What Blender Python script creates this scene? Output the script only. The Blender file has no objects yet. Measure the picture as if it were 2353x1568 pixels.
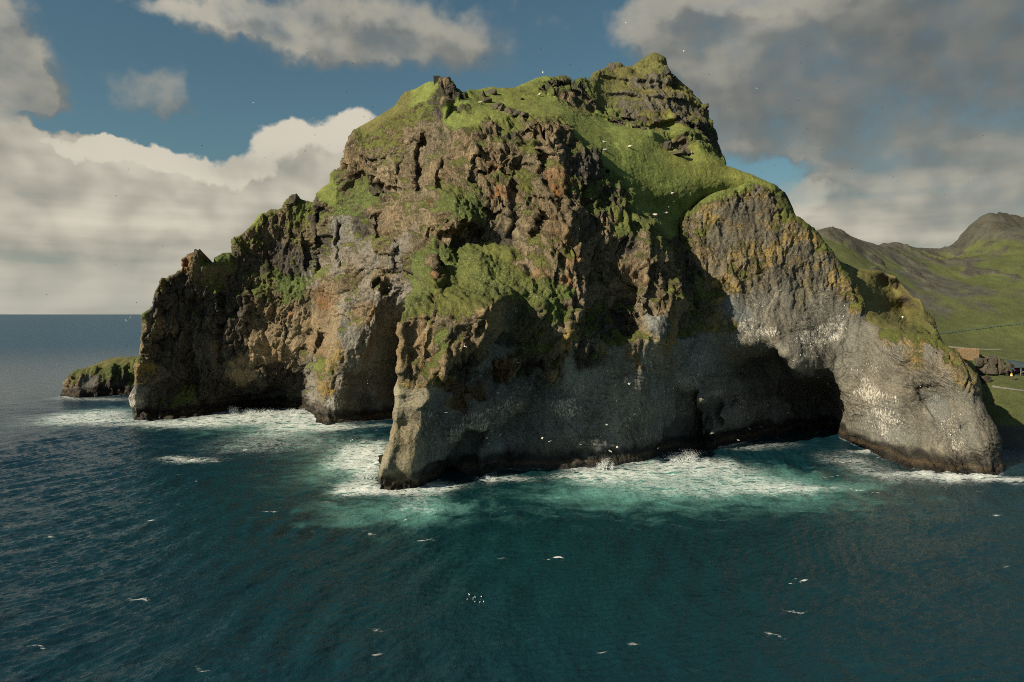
import bpy, bmesh, math, random
import numpy as np
from mathutils import Vector, Euler, Matrix

random.seed(7)
rng = np.random.default_rng(11)
scene = bpy.context.scene
C = scene.collection

# ------------------------------------------------------------------ camera
FOC, CU, CV, CAMH = 1699.0, 1176.5, 784.0, 50.0        # survey units: pixels of a 2353 px wide plate
PITCH = math.atan(62.0 / FOC)
cam_d = bpy.data.cameras.new('camera')
cam = bpy.data.objects.new('camera', cam_d)
C.objects.link(cam)
cam.location = (0, 0, CAMH)
cam.rotation_euler = (math.radians(90) - PITCH, 0, 0)
cam_d.sensor_width = 36.0
cam_d.lens = 36.0 * FOC / 2353.0
cam_d.clip_start = 0.5
cam_d.clip_end = 200000.0
scene.camera = cam

# ------------------------------------------------------------------ light
SUN_DIR = Vector((-0.75, -0.49, 0.51)).normalized()     # towards the sun
SUN_EL = math.asin(SUN_DIR.z)
SUN_AZ = math.atan2(SUN_DIR.x, SUN_DIR.y)
sd = bpy.data.lights.new('sun', 'SUN')
sd.energy = 5.0
sd.angle = math.radians(0.5)
sd.color = (1.0, 0.87, 0.66)
so = bpy.data.objects.new('sun', sd)
C.objects.link(so)
so.rotation_euler = (-SUN_DIR).to_track_quat('-Z', 'Y').to_euler()
so.location = SUN_DIR * 500
scene.view_settings.view_transform = 'Standard'
scene.view_settings.look = 'None'
scene.view_settings.exposure = 0.42
scene.view_settings.gamma = 1.0
scene.view_settings.use_curve_mapping = False
scene.cycles.max_bounces = 5
scene.cycles.diffuse_bounces = 2
scene.cycles.glossy_bounces = 2
scene.cycles.use_denoising = False
scene.cycles.filter_width = 1.0
scene.cycles.sample_clamp_indirect = 4.0


# ------------------------------------------------------------------ survey helpers
_cp, _sp = math.cos(PITCH), math.sin(PITCH)


def ray(u, v):
    dx = (np.asarray(u, float) - CU) / FOC
    dz = (CV - np.asarray(v, float)) / FOC
    return dx, _cp + dz * _sp, -_sp + dz * _cp


def at(u, v, Y):
    x, y, z = ray(u, v)
    t = np.asarray(Y, float) / y
    return x * t, y * t, CAMH + z * t


def on_water(u, v, z0=0.0):
    x, y, z = ray(u, v)
    t = (z0 - CAMH) / z
    return x * t, y * t, CAMH + z * t


def az_el(u, v):
    x, y, z = ray(u, v)
    return math.atan2(x, y), math.atan2(z, math.hypot(x, y))


# ------------------------------------------------------------------ node helpers
class NT:
    def __init__(self, tree):
        self.t = tree
        self.n = tree.nodes
        self.l = tree.links

    def node(self, typ, ins=None, **kw):
        n = self.n.new(typ)
        for k, v in kw.items():
            setattr(n, k, v)
        for k, v in (ins or {}).items():
            self.put(n.inputs[k], v)
        return n

    def put(self, sock, v):
        if isinstance(v, bpy.types.NodeSocket):
            self.l.new(v, sock)
        elif v is not None:
            sock.default_value = v

    def m(self, op, a, b=0.0, c=0.0, clamp=False):
        n = self.n.new('ShaderNodeMath')
        n.operation = op
        n.use_clamp = clamp
        self.put(n.inputs[0], a)
        self.put(n.inputs[1], b)
        self.put(n.inputs[2], c)
        return n.outputs[0]

    def vm(self, op, a, b=None, c=None):
        n = self.n.new('ShaderNodeVectorMath')
        n.operation = op
        self.put(n.inputs[0], a)
        if b is not None:
            self.put(n.inputs[1], b)
        if c is not None:
            self.put(n.inputs[2], c)
        return n.outputs[1] if op in ('DOT_PRODUCT', 'LENGTH', 'DISTANCE') else n.outputs[0]

    def smooth(self, v, a, b, to0=0.0, to1=1.0, kind='SMOOTHSTEP'):
        n = self.n.new('ShaderNodeMapRange')
        n.interpolation_type = kind
        self.put(n.inputs[0], v)
        self.put(n.inputs[1], a)
        self.put(n.inputs[2], b)
        self.put(n.inputs[3], to0)
        self.put(n.inputs[4], to1)
        return n.outputs[0]

    def noise(self, vec, scale, detail=4, rough=0.55, dist=0.0, dim='3D', lac=2.0):
        n = self.n.new('ShaderNodeTexNoise')
        n.noise_dimensions = dim
        if vec is not None:
            self.put(n.inputs['Vector'], vec)
        n.inputs['Scale'].default_value = scale
        n.inputs['Detail'].default_value = detail
        n.inputs['Roughness'].default_value = rough
        n.inputs['Lacunarity'].default_value = lac
        n.inputs['Distortion'].default_value = dist
        return n.outputs[0]

    def mix(self, f, a, b, mode='MIX'):
        n = self.n.new('ShaderNodeMix')
        n.data_type = 'RGBA'
        n.blend_type = mode
        n.clamp_factor = True
        self.put(n.inputs[0], f)
        self.put(n.inputs[6], a if isinstance(a, bpy.types.NodeSocket) else (*a, 1.0))
        self.put(n.inputs[7], b if isinstance(b, bpy.types.NodeSocket) else (*b, 1.0))
        return n.outputs[2]

    def comb(self, x, y, z):
        n = self.n.new('ShaderNodeCombineXYZ')
        for i, v in enumerate((x, y, z)):
            self.put(n.inputs[i], v)
        return n.outputs[0]

    def sep(self, v):
        n = self.n.new('ShaderNodeSeparateXYZ')
        self.put(n.inputs[0], v)
        return n.outputs

    def attr(self, name, out='Color'):
        n = self.n.new('ShaderNodeAttribute')
        n.attribute_name = name
        return n.outputs[out]


# ------------------------------------------------------------------ sky (world)
world = bpy.data.worlds.new('World')
scene.world = world
world.use_nodes = True
wt = NT(world.node_tree)
wt.n.clear()

# (u, v, half width, half height, amount, brightness) of each cloud in the sky, turned into azimuth / elevation
CLOUDS = [
    (-20, 90, 80, 150, 1.1, .50), (50, 195, 84, 46, .95, .42), (20, 150, 80, 60, .8, .52), (90, 235, 40, 20, .4, .36), (-200, 150, 200, 160, 1.0, .45),
    (345, 215, 75, 50, .74, .42), (400, 265, 60, 28, .5, .32), (392, 188, 40, 36, .55, .52), (270, 230, 36, 40, .4, .38),
    (380, 5, 110, 22, .8, .66), (520, 50, 110, 30, .85, .64), (590, 75, 90, 30, .7, .60), (680, 22, 150, 44, .75, .44), (660, 100, 110, 40, .55, .5),
    (880, 55, 150, 62, .95, .52), (1040, 62, 140, 66, .7, .44), (930, 125, 200, 36, .45, .44), (1150, 90, 100, 64, .42, .42), (790, 60, 70, 50, .55, .45),
    (20, 325, 110, 40, 1.2, .74), (90, 355, 120, 44, 1.2, .80), (200, 372, 90, 44, 1.2, .82), (300, 395, 90, 46, 1.2, .84), (400, 412, 80, 44, 1.2, .84), (465, 442, 60, 44, 1.1, .84),
    (80, 410, 200, 50, 1.1, .88), (330, 460, 240, 40, 1.1, .88), (560, 462, 90, 34, .9, .80), (250, 470, 420, 44, .9, .80),
    (200, 545, 500, 60, 1.0, .74), (520, 540, 300, 55, .95, .78), (200, 630, 500, 60, .9, .64), (600, 620, 400, 60, .9, .68),
    (20, 318, 40, 20, .3, .5), (20, 425, 74, 26, .8, .20), (120, 456, 100, 11, .5, .30), (360, 492, 230, 10, .5, .45), (120, 590, 260, 10, .4, .4), (420, 600, 200, 9, .3, .42),
    (690, 300, 34, 30, .9, .84), (625, 335, 52, 36, 1.1, .82), (720, 345, 90, 40, 1.2, .84), (810, 300, 60, 34, 1.1, .86), (700, 385, 150, 28, .9, .56), (560, 388, 60, 22, .55, .40),
    (300, 705, 900, 36, 1.3, .60), (1900, 690, 900, 40, 1.2, .6), (640, 440, 160, 36, .95, .80), (1010, 420, 300, 80, .8, .7),
    (1560, 40, 120, 60, .95, .44), (1575, 75, 62, 40, .7, .22), (1740, 24, 180, 46, 1.0, .60), (1640, 130, 140, 70, .8, .48), (1870, 60, 80, 50, .8, .62), (1450, 25, 90, 34, .6, .55),
    (2010, 150, 260, 120, 1.7, .25), (2260, 90, 260, 180, 1.4, .24), (1850, 230, 180, 80, 1.1, .30), (2200, 270, 280, 80, 1.6, .26), (1960, 320, 120, 36, .6, .36),
    (2150, 370, 280, 46, 1.0, .60), (1950, 340, 120, 30, .6, .54), (1960, 490, 260, 40, 1.0, .74), (2230, 450, 220, 50, 1.0, .66), (2150, 560, 400, 60, 1.0, .70),
    (2340, 405, 46, 60, .8, .36), (1290, 45, 34, 36, .34, .6), (1700, 300, 90, 80, .6, .42), (1985, 372, 44, 34, .6, .30), (2110, 492, 110, 22, .7, .30),
    (1620, 250, 100, 70, .4, .45), (1880, 450, 90, 20, .6, .38),
    (1790, 388, 100, 24, -.9, .5), (1050, 5, 50, 24, -.5, .5), (480, 320, 150, 30, -.6, .5), (1330, 120, 60, 100, -.5, .5), (2330, 320, 80, 18, -.4, .5), (110, 268, 150, 13, -1.0, .5), (260, 300, 120, 22, -.5, .5), (500, 340, 50, 26, -.5, .5),
]


def cloud_group():
    g = bpy.data.node_groups.new('cloud_field', 'ShaderNodeTree')
    g.interface.new_socket('P', in_out='INPUT', socket_type='NodeSocketVector')
    g.interface.new_socket('Density', in_out='OUTPUT', socket_type='NodeSocketFloat')
    g.interface.new_socket('Bright', in_out='OUTPUT', socket_type='NodeSocketFloat')
    g.interface.new_socket('Mass', in_out='OUTPUT', socket_type='NodeSocketFloat')
    t = NT(g)
    gi = t.n.new('NodeGroupInput')
    go = t.n.new('NodeGroupOutput')
    P = gi.outputs[0]
    wn = t.n.new('ShaderNodeTexNoise')
    t.put(wn.inputs['Vector'], P)
    wn.inputs['Scale'].default_value = 9.0
    wn.inputs['Detail'].default_value = 3.0
    warp = t.vm('MULTIPLY', t.vm('SUBTRACT', wn.outputs['Color'], (.5, .5, .5)), (0.07, 0.04, 0.0))
    wn2 = t.n.new('ShaderNodeTexNoise')
    t.put(wn2.inputs['Vector'], P)
    wn2.inputs['Scale'].default_value = 42.0
    wn2.inputs['Detail'].default_value = 6.0
    warp2 = t.vm('MULTIPLY', t.vm('SUBTRACT', wn2.outputs['Color'], (.5, .5, .5)), (0.044, 0.036, 0.0))
    Q = t.vm('ADD', t.vm('ADD', P, warp), warp2)
    cov, wb, ws = None, None, None
    for (u, v, ru, rv, w, b) in CLOUDS:
        a, e = az_el(u, v)
        a1, _ = az_el(u + ru, v)
        a0, _ = az_el(u - ru, v)
        ra = (a1 - a0) / 2 * 1.15
        re = rv / FOC * 1.15
        d = t.vm('MULTIPLY', t.vm('SUBTRACT', Q, (a, e, 0)), (1 / ra, 1 / re, 0))
        q = t.vm('DOT_PRODUCT', d, d)
        k = t.m('POWER', 2.718, t.m('MULTIPLY', q, -0.85))
        kw = t.m('MULTIPLY', k, w)
        cov = kw if cov is None else t.m('ADD', cov, kw)
        if w > 0:
            wb = t.m('MULTIPLY_ADD', kw, b, 0.02 if wb is None else wb)
            ws = t.m('ADD', kw, 0.04 if ws is None else ws)
    bright = t.m('DIVIDE', wb, ws)
    # open sky beyond the named clouds carries broken cloud of the same kind
    far = t.noise(P, 2.2, 3, .5)
    x, y, z = t.sep(P)
    beyond = t.smooth(t.m('ABSOLUTE', x), 0.62, 0.95)
    above = t.smooth(y, 0.45, 0.7)
    free = t.m('MAXIMUM', beyond, above)
    cov = t.m('MULTIPLY_ADD', t.m('MULTIPLY', far, free), 1.5, cov)
    stre = t.vm('MULTIPLY', P, (3.2, 34.0, 1.0))
    lowband = t.smooth(y, 0.24, 0.08)
    Pn = t.vm('MULTIPLY', P, (1.0, 1.3, 1.0))
    fb1 = t.noise(Pn, 12.0, 9, .60, 0.2)
    fbs = t.noise(Pn, 12.0, 2.0, .5, 0.2)
    fb2 = t.noise(stre, 1.0, 5, .52)
    lw = t.m('MULTIPLY', lowband, .62)
    fb = t.m('ADD', t.m('MULTIPLY', fb1, t.m('SUBTRACT', 1.0, lw)), t.m('MULTIPLY', fb2, lw))
    covm = t.m('SUBTRACT', t.m('MINIMUM', cov, 1.35), 0.46)
    dens = t.m('ADD', covm, t.m('MULTIPLY', t.m('SUBTRACT', fb, .5), 1.75))
    mass = t.m('ADD', covm, t.m('MULTIPLY', t.m('SUBTRACT', fbs, .5), 2.0))
    t.put(go.inputs[0], dens)
    t.put(go.inputs[1], t.m('MULTIPLY_ADD', t.m('SUBTRACT', fb2, .5), t.m('MULTIPLY', lowband, .42), bright))
    t.put(go.inputs[2], mass)
    return g


cg = cloud_group()
tc = wt.n.new('ShaderNodeTexCoord')
dx, dy, dz = wt.sep(tc.outputs['Generated'])
az = wt.m('ARCTAN2', dx, dy)
el = wt.m('ARCSINE', dz)
el_abs = wt.m('MAXIMUM', el, -0.02)
P = wt.comb(az, el_abs, 0.0)


def cg_at(p):
    n = wt.n.new('ShaderNodeGroup')
    n.node_tree = cg
    wt.put(n.inputs[0], p)
    return n.outputs[0], n.outputs[1], n.outputs[2]


d0, br, m0 = cg_at(P)
d1, _, m1 = cg_at(wt.vm('ADD', P, (-0.022, 0.026, 0.0)))
soft = wt.smooth(br, .55, .85, 1.10, 0.42)                  # grey cloud frays, sunlit cloud has firm edges
alpha = wt.smooth(d0, 0.0, soft)
lit = wt.smooth(wt.m('SUBTRACT', m0, m1), -0.45, 0.45)
fine = wt.smooth(wt.m('SUBTRACT', d0, d1), -0.5, 0.5)
shade = wt.m('ADD', wt.m('MULTIPLY', br, 0.80), wt.m('MULTIPLY', wt.m('SUBTRACT', lit, .5), wt.smooth(br, .25, .85, .10, .17)))
shade = wt.m('ADD', shade, wt.m('MULTIPLY', wt.m('SUBTRACT', fine, .5), 0.11), clamp=True)
ccol = wt.n.new('ShaderNodeValToRGB')
wt.put(ccol.inputs[0], shade)
els = ccol.color_ramp.elements
els[0].position, els[0].color = 0.0, (0.062, 0.072, 0.074, 1)
els[1].position, els[1].color = 1.0, (0.66, 0.60, 0.49, 1)
e = els.new(0.30); e.color = (0.150, 0.152, 0.138, 1)
e = els.new(0.60); e.color = (0.36, 0.335, 0.275, 1)
sky = wt.node('ShaderNodeTexSky', sky_type='NISHITA')
sky.sun_disc = False
sky.sun_elevation = SUN_EL
sky.sun_rotation = SUN_AZ
sky.altitude = 50
sky.air_density = 1.0
sky.dust_density = 0.6
sky.ozone_density = 2.0
bg_sky = wt.node('ShaderNodeBackground', {'Color': wt.mix(1.0, sky.outputs[0], (.80, .98, .84), 'MULTIPLY'), 'Strength': 0.052})
hz = wt.smooth(el, 0.10, 0.0)
hcol = wt.mix(wt.m('MULTIPLY', hz, 0.62), ccol.outputs[0], (0.40, 0.39, 0.34))
bg_cl = wt.node('ShaderNodeBackground', {'Color': hcol, 'Strength': 1.0})
alpha2 = wt.m('MAXIMUM', wt.m('MULTIPLY', alpha, 0.95), wt.m('MULTIPLY', hz, 0.8))
mixb = wt.node('ShaderNodeMixShader', {0: alpha2, 1: bg_sky.outputs[0], 2: bg_cl.outputs[0]})
wo = wt.n.new('ShaderNodeOutputWorld')
wt.l.new(mixb.outputs[0], wo.inputs[0])
world.cycles.sampling_method = 'MANUAL'
world.cycles.sample_map_resolution = 512


# ------------------------------------------------------------------ numeric noise
_perm = np.concatenate([rng.permutation(256)] * 3).astype(np.int32)
_g3 = rng.normal(size=(256, 3)).astype(np.float32)
_g3 /= np.linalg.norm(_g3, axis=1, keepdims=True)


def pn3(x, y, z):
    xi = np.floor(x).astype(np.int32); yi = np.floor(y).astype(np.int32); zi = np.floor(z).astype(np.int32)
    xf = (x - xi).astype(np.float32); yf = (y - yi).astype(np.float32); zf = (z - zi).astype(np.float32)
    xi &= 255; yi &= 255; zi &= 255
    fx = xf * xf * xf * (xf * (xf * 6 - 15) + 10); fy = yf * yf * yf * (yf * (yf * 6 - 15) + 10); fz = zf * zf * zf * (zf * (zf * 6 - 15) + 10)
    out = 0
    for i in (0, 1):
        wx = fx if i else 1 - fx
        for j in (0, 1):
            wy = fy if j else 1 - fy
            for k in (0, 1):
                wz = fz if k else 1 - fz
                h = _perm[_perm[_perm[xi + i] + yi + j] + zi + k]
                g = _g3[h]
                out = out + wx * wy * wz * (g[..., 0] * (xf - i) + g[..., 1] * (yf - j) + g[..., 2] * (zf - k))
    return out * 1.6


def pn2(x, z, s=0.0):
    return pn3(x, np.full_like(x, 0.37 + s * 7.13), z)


def fbm2(x, z, s=0, octv=4, rough=.5, lac=2.03):
    a, f, o, n = 1.0, 1.0, 0.0, 0.0
    for i in range(octv):
        o = o + a * pn2(x * f + 11.3 * i, z * f + 5.7 * i, s + i)
        n += a
        a *= rough
        f *= lac
    return o / n


def ridged(n):
    return 1 - np.abs(n)


def sstep(a, b, x):
    t = np.clip((x - a) / (b - a), 0, 1)
    return t * t * (3 - 2 * t)


def worley2(x, z, seed=0):
    """distance to the nearest and second nearest jittered point, and the id value of the nearest"""
    xi = np.floor(x).astype(np.int32); zi = np.floor(z).astype(np.int32)
    f1 = np.full(x.shape, 9.0, np.float32); f2 = f1.copy(); idv = np.zeros(x.shape, np.float32)
    for i in (-1, 0, 1):
        for k in (-1, 0, 1):
            cx = xi + i; cz = zi + k
            h = _perm[_perm[(cx + seed * 17) & 255] + (cz & 255)]
            jx = (h * 0.618034 % 1.0); jz = (_perm[h + 7] / 256.0)
            d = np.sqrt((cx + jx - x) ** 2 + (cz + jz - z) ** 2).astype(np.float32)
            n = d < f1
            f2 = np.where(n, f1, np.minimum(f2, d))
            idv = np.where(n, h / 256.0, idv)
            f1 = np.where(n, d, f1)
    return f1, f2, idv.astype(np.float32)


def facets(x, z, seed, lift=1.0, tilt=1.0):
    """angular broken faces: every cell has its own height and its own slope, with a crack between cells"""
    xi = np.floor(x).astype(np.int32); zi = np.floor(z).astype(np.int32)
    f1 = np.full(x.shape, 9.0, np.float32); f2 = f1.copy()
    h0 = np.zeros(x.shape, np.int32); dx0 = np.zeros(x.shape, np.float32); dz0 = dx0.copy()
    for i in (-1, 0, 1):
        for k in (-1, 0, 1):
            cx = xi + i; cz = zi + k
            h = _perm[_perm[(cx + seed * 29) & 255] + (cz & 255)]
            ddx = (x - cx - (h * 0.618034 % 1.0)).astype(np.float32); ddz = (z - cz - _perm[h + 7] / 256.0).astype(np.float32)
            d = np.sqrt(ddx * ddx + ddz * ddz)
            n = d < f1
            f2 = np.where(n, f1, np.minimum(f2, d))
            h0 = np.where(n, h, h0); dx0 = np.where(n, ddx, dx0); dz0 = np.where(n, ddz, dz0)
            f1 = np.where(n, d, f1)
    a = _perm[h0 + 31] / 256.0 - .5; b = _perm[h0 + 67] / 256.0 - .5; c = h0 / 256.0 - .5
    crack = np.exp(-((f2 - f1) / .09) ** 2)
    return (lift * c + tilt * 1.5 * (a * dx0 + .8 * b * dz0) - .35 * crack).astype(np.float32), c.astype(np.float32)


def blur(a, r):
    for ax in (0, 1):
        c = np.pad(a, [(r + 1, r) if i == ax else (0, 0) for i in (0, 1)], mode='edge').cumsum(axis=ax, dtype=np.float64)
        n = a.shape[ax]
        hi = np.take(c, np.arange(2 * r + 1, 2 * r + 1 + n), axis=ax)
        lo = np.take(c, np.arange(0, n), axis=ax)
        a = ((hi - lo) / (2 * r + 1)).astype(np.float32)
    return a


def bilin(grid, gx, gz):
    nx, nz = grid.shape[:2]
    gx = np.clip(gx, 0, nx - 1.001); gz = np.clip(gz, 0, nz - 1.001)
    i = gx.astype(np.int32); k = gz.astype(np.int32)
    fx = (gx - i).astype(np.float32); fz = (gz - k).astype(np.float32)
    if grid.ndim == 3:
        fx = fx[..., None]; fz = fz[..., None]
    return (grid[i, k] * (1 - fx) + grid[i + 1, k] * fx) * (1 - fz) + (grid[i, k + 1] * (1 - fx) + grid[i + 1, k + 1] * fx) * fz


class RBF:
    def __init__(self, pts, vals, c=1.5, lam=0.0):
        self.p = np.asarray(pts, float); v = np.asarray(vals, float); self.c = c
        n = len(self.p)
        d = np.sqrt(((self.p[:, None] - self.p[None]) ** 2).sum(-1) + c * c)
        A = np.zeros((n + 3, n + 3))
        A[:n, :n] = d - lam * np.eye(n)
        A[:n, n] = 1; A[:n, n + 1:] = self.p; A[n, :n] = 1; A[n + 1:, :n] = self.p.T
        self.w = np.linalg.solve(A, np.concatenate([v, [0, 0, 0]]))

    def __call__(self, x, z):
        sh = x.shape
        x = x.ravel(); z = z.ravel()
        out = np.empty(len(x))
        for i in range(0, len(x), 20000):
            s = slice(i, i + 20000)
            d = np.sqrt((x[s, None] - self.p[None, :, 0]) ** 2 + (z[s, None] - self.p[None, :, 1]) ** 2 + self.c ** 2)
            out[s] = d @ self.w[:-3] + self.w[-3] + self.w[-2] * x[s] + self.w[-1] * z[s]
        return out.reshape(sh)


def poly_sdf(px, pz, X, Z, open_line=False):
    """distance to the line through (px, pz); sign positive inside when closed"""
    best = np.full(X.shape, 1e9, np.float32)
    inside = np.zeros(X.shape, bool)
    n = len(px)
    for i in range(n - 1 if open_line else n):
        ax, az_, bx, bz = px[i], pz[i], px[(i + 1) % n], pz[(i + 1) % n]
        ex, ez = bx - ax, bz - az_
        t = np.clip(((X - ax) * ex + (Z - az_) * ez) / (ex * ex + ez * ez + 1e-9), 0, 1)
        d = (X - ax - t * ex) ** 2 + (Z - az_ - t * ez) ** 2
        np.minimum(best, d, out=best)
        if not open_line:
            c = ((az_ > Z) != (bz > Z)) & (X < (bx - ax) * (Z - az_) / (bz - az_ + 1e-12) + ax)
            inside ^= c
    best = np.sqrt(best)
    return best if open_line else np.where(inside, best, -best)


# ------------------------------------------------------------------ object helpers
def mesh_np(name, verts, quads, mat, attrs=None, smooth=True, parent=None, tris=None):
    me = bpy.data.meshes.new(name)
    verts = np.ascontiguousarray(verts, np.float32)
    nv = len(verts)
    loops = []
    starts = []
    nq = len(quads) if quads is not None else 0
    ntr = len(tris) if tris is not None else 0
    me.vertices.add(nv)
    me.vertices.foreach_set('co', verts.ravel())
    lp = np.concatenate([np.asarray(quads, np.int32).ravel() if nq else np.zeros(0, np.int32), np.asarray(tris, np.int32).ravel() if ntr else np.zeros(0, np.int32)])
    me.loops.add(len(lp))
    me.loops.foreach_set('vertex_index', lp)
    me.polygons.add(nq + ntr)
    st = np.concatenate([np.arange(nq) * 4, nq * 4 + np.arange(ntr) * 3]).astype(np.int32)
    me.polygons.foreach_set('loop_start', st)
    me.update(calc_edges=True)
    me.polygons.foreach_set('use_smooth', np.full(nq + ntr, smooth, bool))
    for k, a in (attrs or {}).items():
        a = np.asarray(a, np.float32)
        if a.ndim == 1:
            at_ = me.attributes.new(k, 'FLOAT', 'POINT')
            at_.data.foreach_set('value', a)
        elif a.shape[1] == 3:
            at_ = me.attributes.new(k, 'FLOAT_VECTOR', 'POINT')
            at_.data.foreach_set('vector', np.ascontiguousarray(a).ravel())
    if mat:
        me.materials.append(mat)
    o = bpy.data.objects.new(name, me)
    C.objects.link(o)
    if parent:
        o.parent = parent
    return o


def tag(o, label=None, cat=None, group=None, kind=None):
    if label: o['label'] = label
    if cat: o['category'] = cat
    if group: o['group'] = group
    if kind: o['kind'] = kind
    return o


def empty(name, loc=(0, 0, 0), rz=0.0):
    o = bpy.data.objects.new(name, None)
    C.objects.link(o)
    o.location = loc
    o.rotation_euler = (0, 0, rz)
    return o


def new_mat(name):
    m = bpy.data.materials.new(name)
    m.use_nodes = True
    m.node_tree.nodes.clear()
    t = NT(m.node_tree)
    out = t.n.new('ShaderNodeOutputMaterial')
    return m, t, out


def plain_mat(name, col, rough=0.8, var=0.25, scale=3.0, spec=0.3):
    m, t, out = new_mat(name)
    geo = t.n.new('ShaderNodeTexCoord')
    n = t.noise(geo.outputs['Object'], scale, 4, .6)
    f = t.smooth(n, .3, .7, 1 - var, 1 + var, 'LINEAR')
    c = t.mix(1.0, col, t.comb(f, f, f), 'MULTIPLY')
    b = t.node('ShaderNodeBsdfPrincipled', {'Base Color': c, 'Roughness': rough, 'Specular IOR Level': spec})
    t.l.new(b.outputs[0], out.inputs[0])
    return m


# ------------------------------------------------------------------ rock and grass material
def land_material():
    m, t, out = new_mat('rock_and_grass')
    col = t.attr('col')
    veg = t.attr('veg', 'Fac')
    msk = t.sep(t.attr('msk', 'Vector'))           # lichen, orange, guano
    flow = t.attr('flow', 'Vector')
    rug = t.sep(t.attr('rug', 'Vector'))           # crag, columns, flowers
    tcn = t.n.new('ShaderNodeTexCoord')
    pos = tcn.outputs['Object']
    n_f = t.noise(pos, 1.6, 5, .65)
    n_m = t.noise(pos, .35, 4, .6)
    n_c = t.noise(t.vm('MULTIPLY', flow, (1.15, .22, 1.0)), 1.0, 4, .6, 0.4)
    n_s = t.noise(t.vm('MULTIPLY', pos, (1.0, 1.0, .35)), .9, 6, .68, 0.6)
    # rock: grain and joints
    g = t.smooth(n_f, .25, .75, .48, 1.52, 'LINEAR')
    rock = t.mix(1.0, col, t.comb(g, g, g), 'MULTIPLY')
    j = t.smooth(n_c, .34, .62, .44, 1.18, 'LINEAR')
    jj = t.m('MULTIPLY_ADD', rug[1], t.m('SUBTRACT', j, 1.0), 1.0)
    rock = t.mix(1.0, rock, t.comb(jj, jj, jj), 'MULTIPLY')
    cr = t.smooth(n_s, .34, .60, .40, 1.20, 'LINEAR')
    cc = t.m('MULTIPLY_ADD', rug[0], t.m('SUBTRACT', cr, 1.0), 1.0)
    rock = t.mix(1.0, rock, t.comb(cc, cc, cc), 'MULTIPLY')
    # lichens
    lf = t.m('MULTIPLY', t.smooth(t.m('ADD', msk[0], t.m('MULTIPLY', t.m('SUBTRACT', n_f, .5), 1.5)), .45, .75), .8)
    rock = t.mix(lf, rock, (.290, .195, .045))
    of = t.m('MULTIPLY', t.smooth(t.m('ADD', msk[1], t.m('MULTIPLY', t.m('SUBTRACT', n_s, .5), 1.6)), .45, .75), .75)
    rock = t.mix(of, rock, (.280, .115, .030))
    # guano
    n_g = t.noise(t.vm('MULTIPLY', pos, (1.0, 1.0, .40)), 2.0, 4, .70)
    gf = t.smooth(t.m('ADD', msk[2], t.m('MULTIPLY', t.m('SUBTRACT', n_g, .5), 2.2)), .62, .86)
    rock = t.mix(t.m('MULTIPLY', gf, .62), rock, (.62, .59, .51))
    # vegetation
    n_v = t.noise(pos, 2.3, 5, .7)
    n_v2 = t.noise(pos, .22, 3, .6)
    vcol = t.attr('vcol')
    gv = t.smooth(n_v, .28, .72, .38, 1.62, 'LINEAR')
    vg = t.mix(1.0, vcol, t.comb(gv, gv, gv), 'MULTIPLY')
    fl = t.smooth(t.m('ADD', rug[2], t.m('MULTIPLY', t.m('SUBTRACT', t.noise(pos, 1.9, 3, .7), .5), 2.4)), .92, 1.12)
    vg = t.mix(t.m('MULTIPLY', fl, .6), vg, (.42, .42, .24))
    vf = t.smooth(t.m('ADD', veg, t.m('MULTIPLY', t.m('SUBTRACT', n_v, .5), .9)), .38, .62)
    base = t.mix(vf, rock, vg)
    # relief
    hr = t.m('ADD', t.m('MULTIPLY', t.m('MULTIPLY', n_c, rug[1]), 1.7), t.m('MULTIPLY', t.m('MULTIPLY', n_s, rug[0]), 1.7))
    hr = t.m('MULTIPLY_ADD', n_f, .35, hr)
    hv = t.m('MULTIPLY', n_v, .55)
    hgt = t.m('ADD', t.m('MULTIPLY', hr, t.m('SUBTRACT', 1.0, vf)), t.m('MULTIPLY', hv, vf))
    bp = t.node('ShaderNodeBump', {'Height': hgt, 'Strength': .9, 'Distance': 1.0})
    rough = t.m('MULTIPLY_ADD', t.attr('wet', 'Fac'), -.45, .92)
    b = t.node('ShaderNodeBsdfPrincipled', {'Base Color': base, 'Roughness': rough, 'Specular IOR Level': .25, 'Normal': bp.outputs[0]})
    t.l.new(b.outputs[0], out.inputs[0])
    return m


LAND = land_material()

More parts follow.
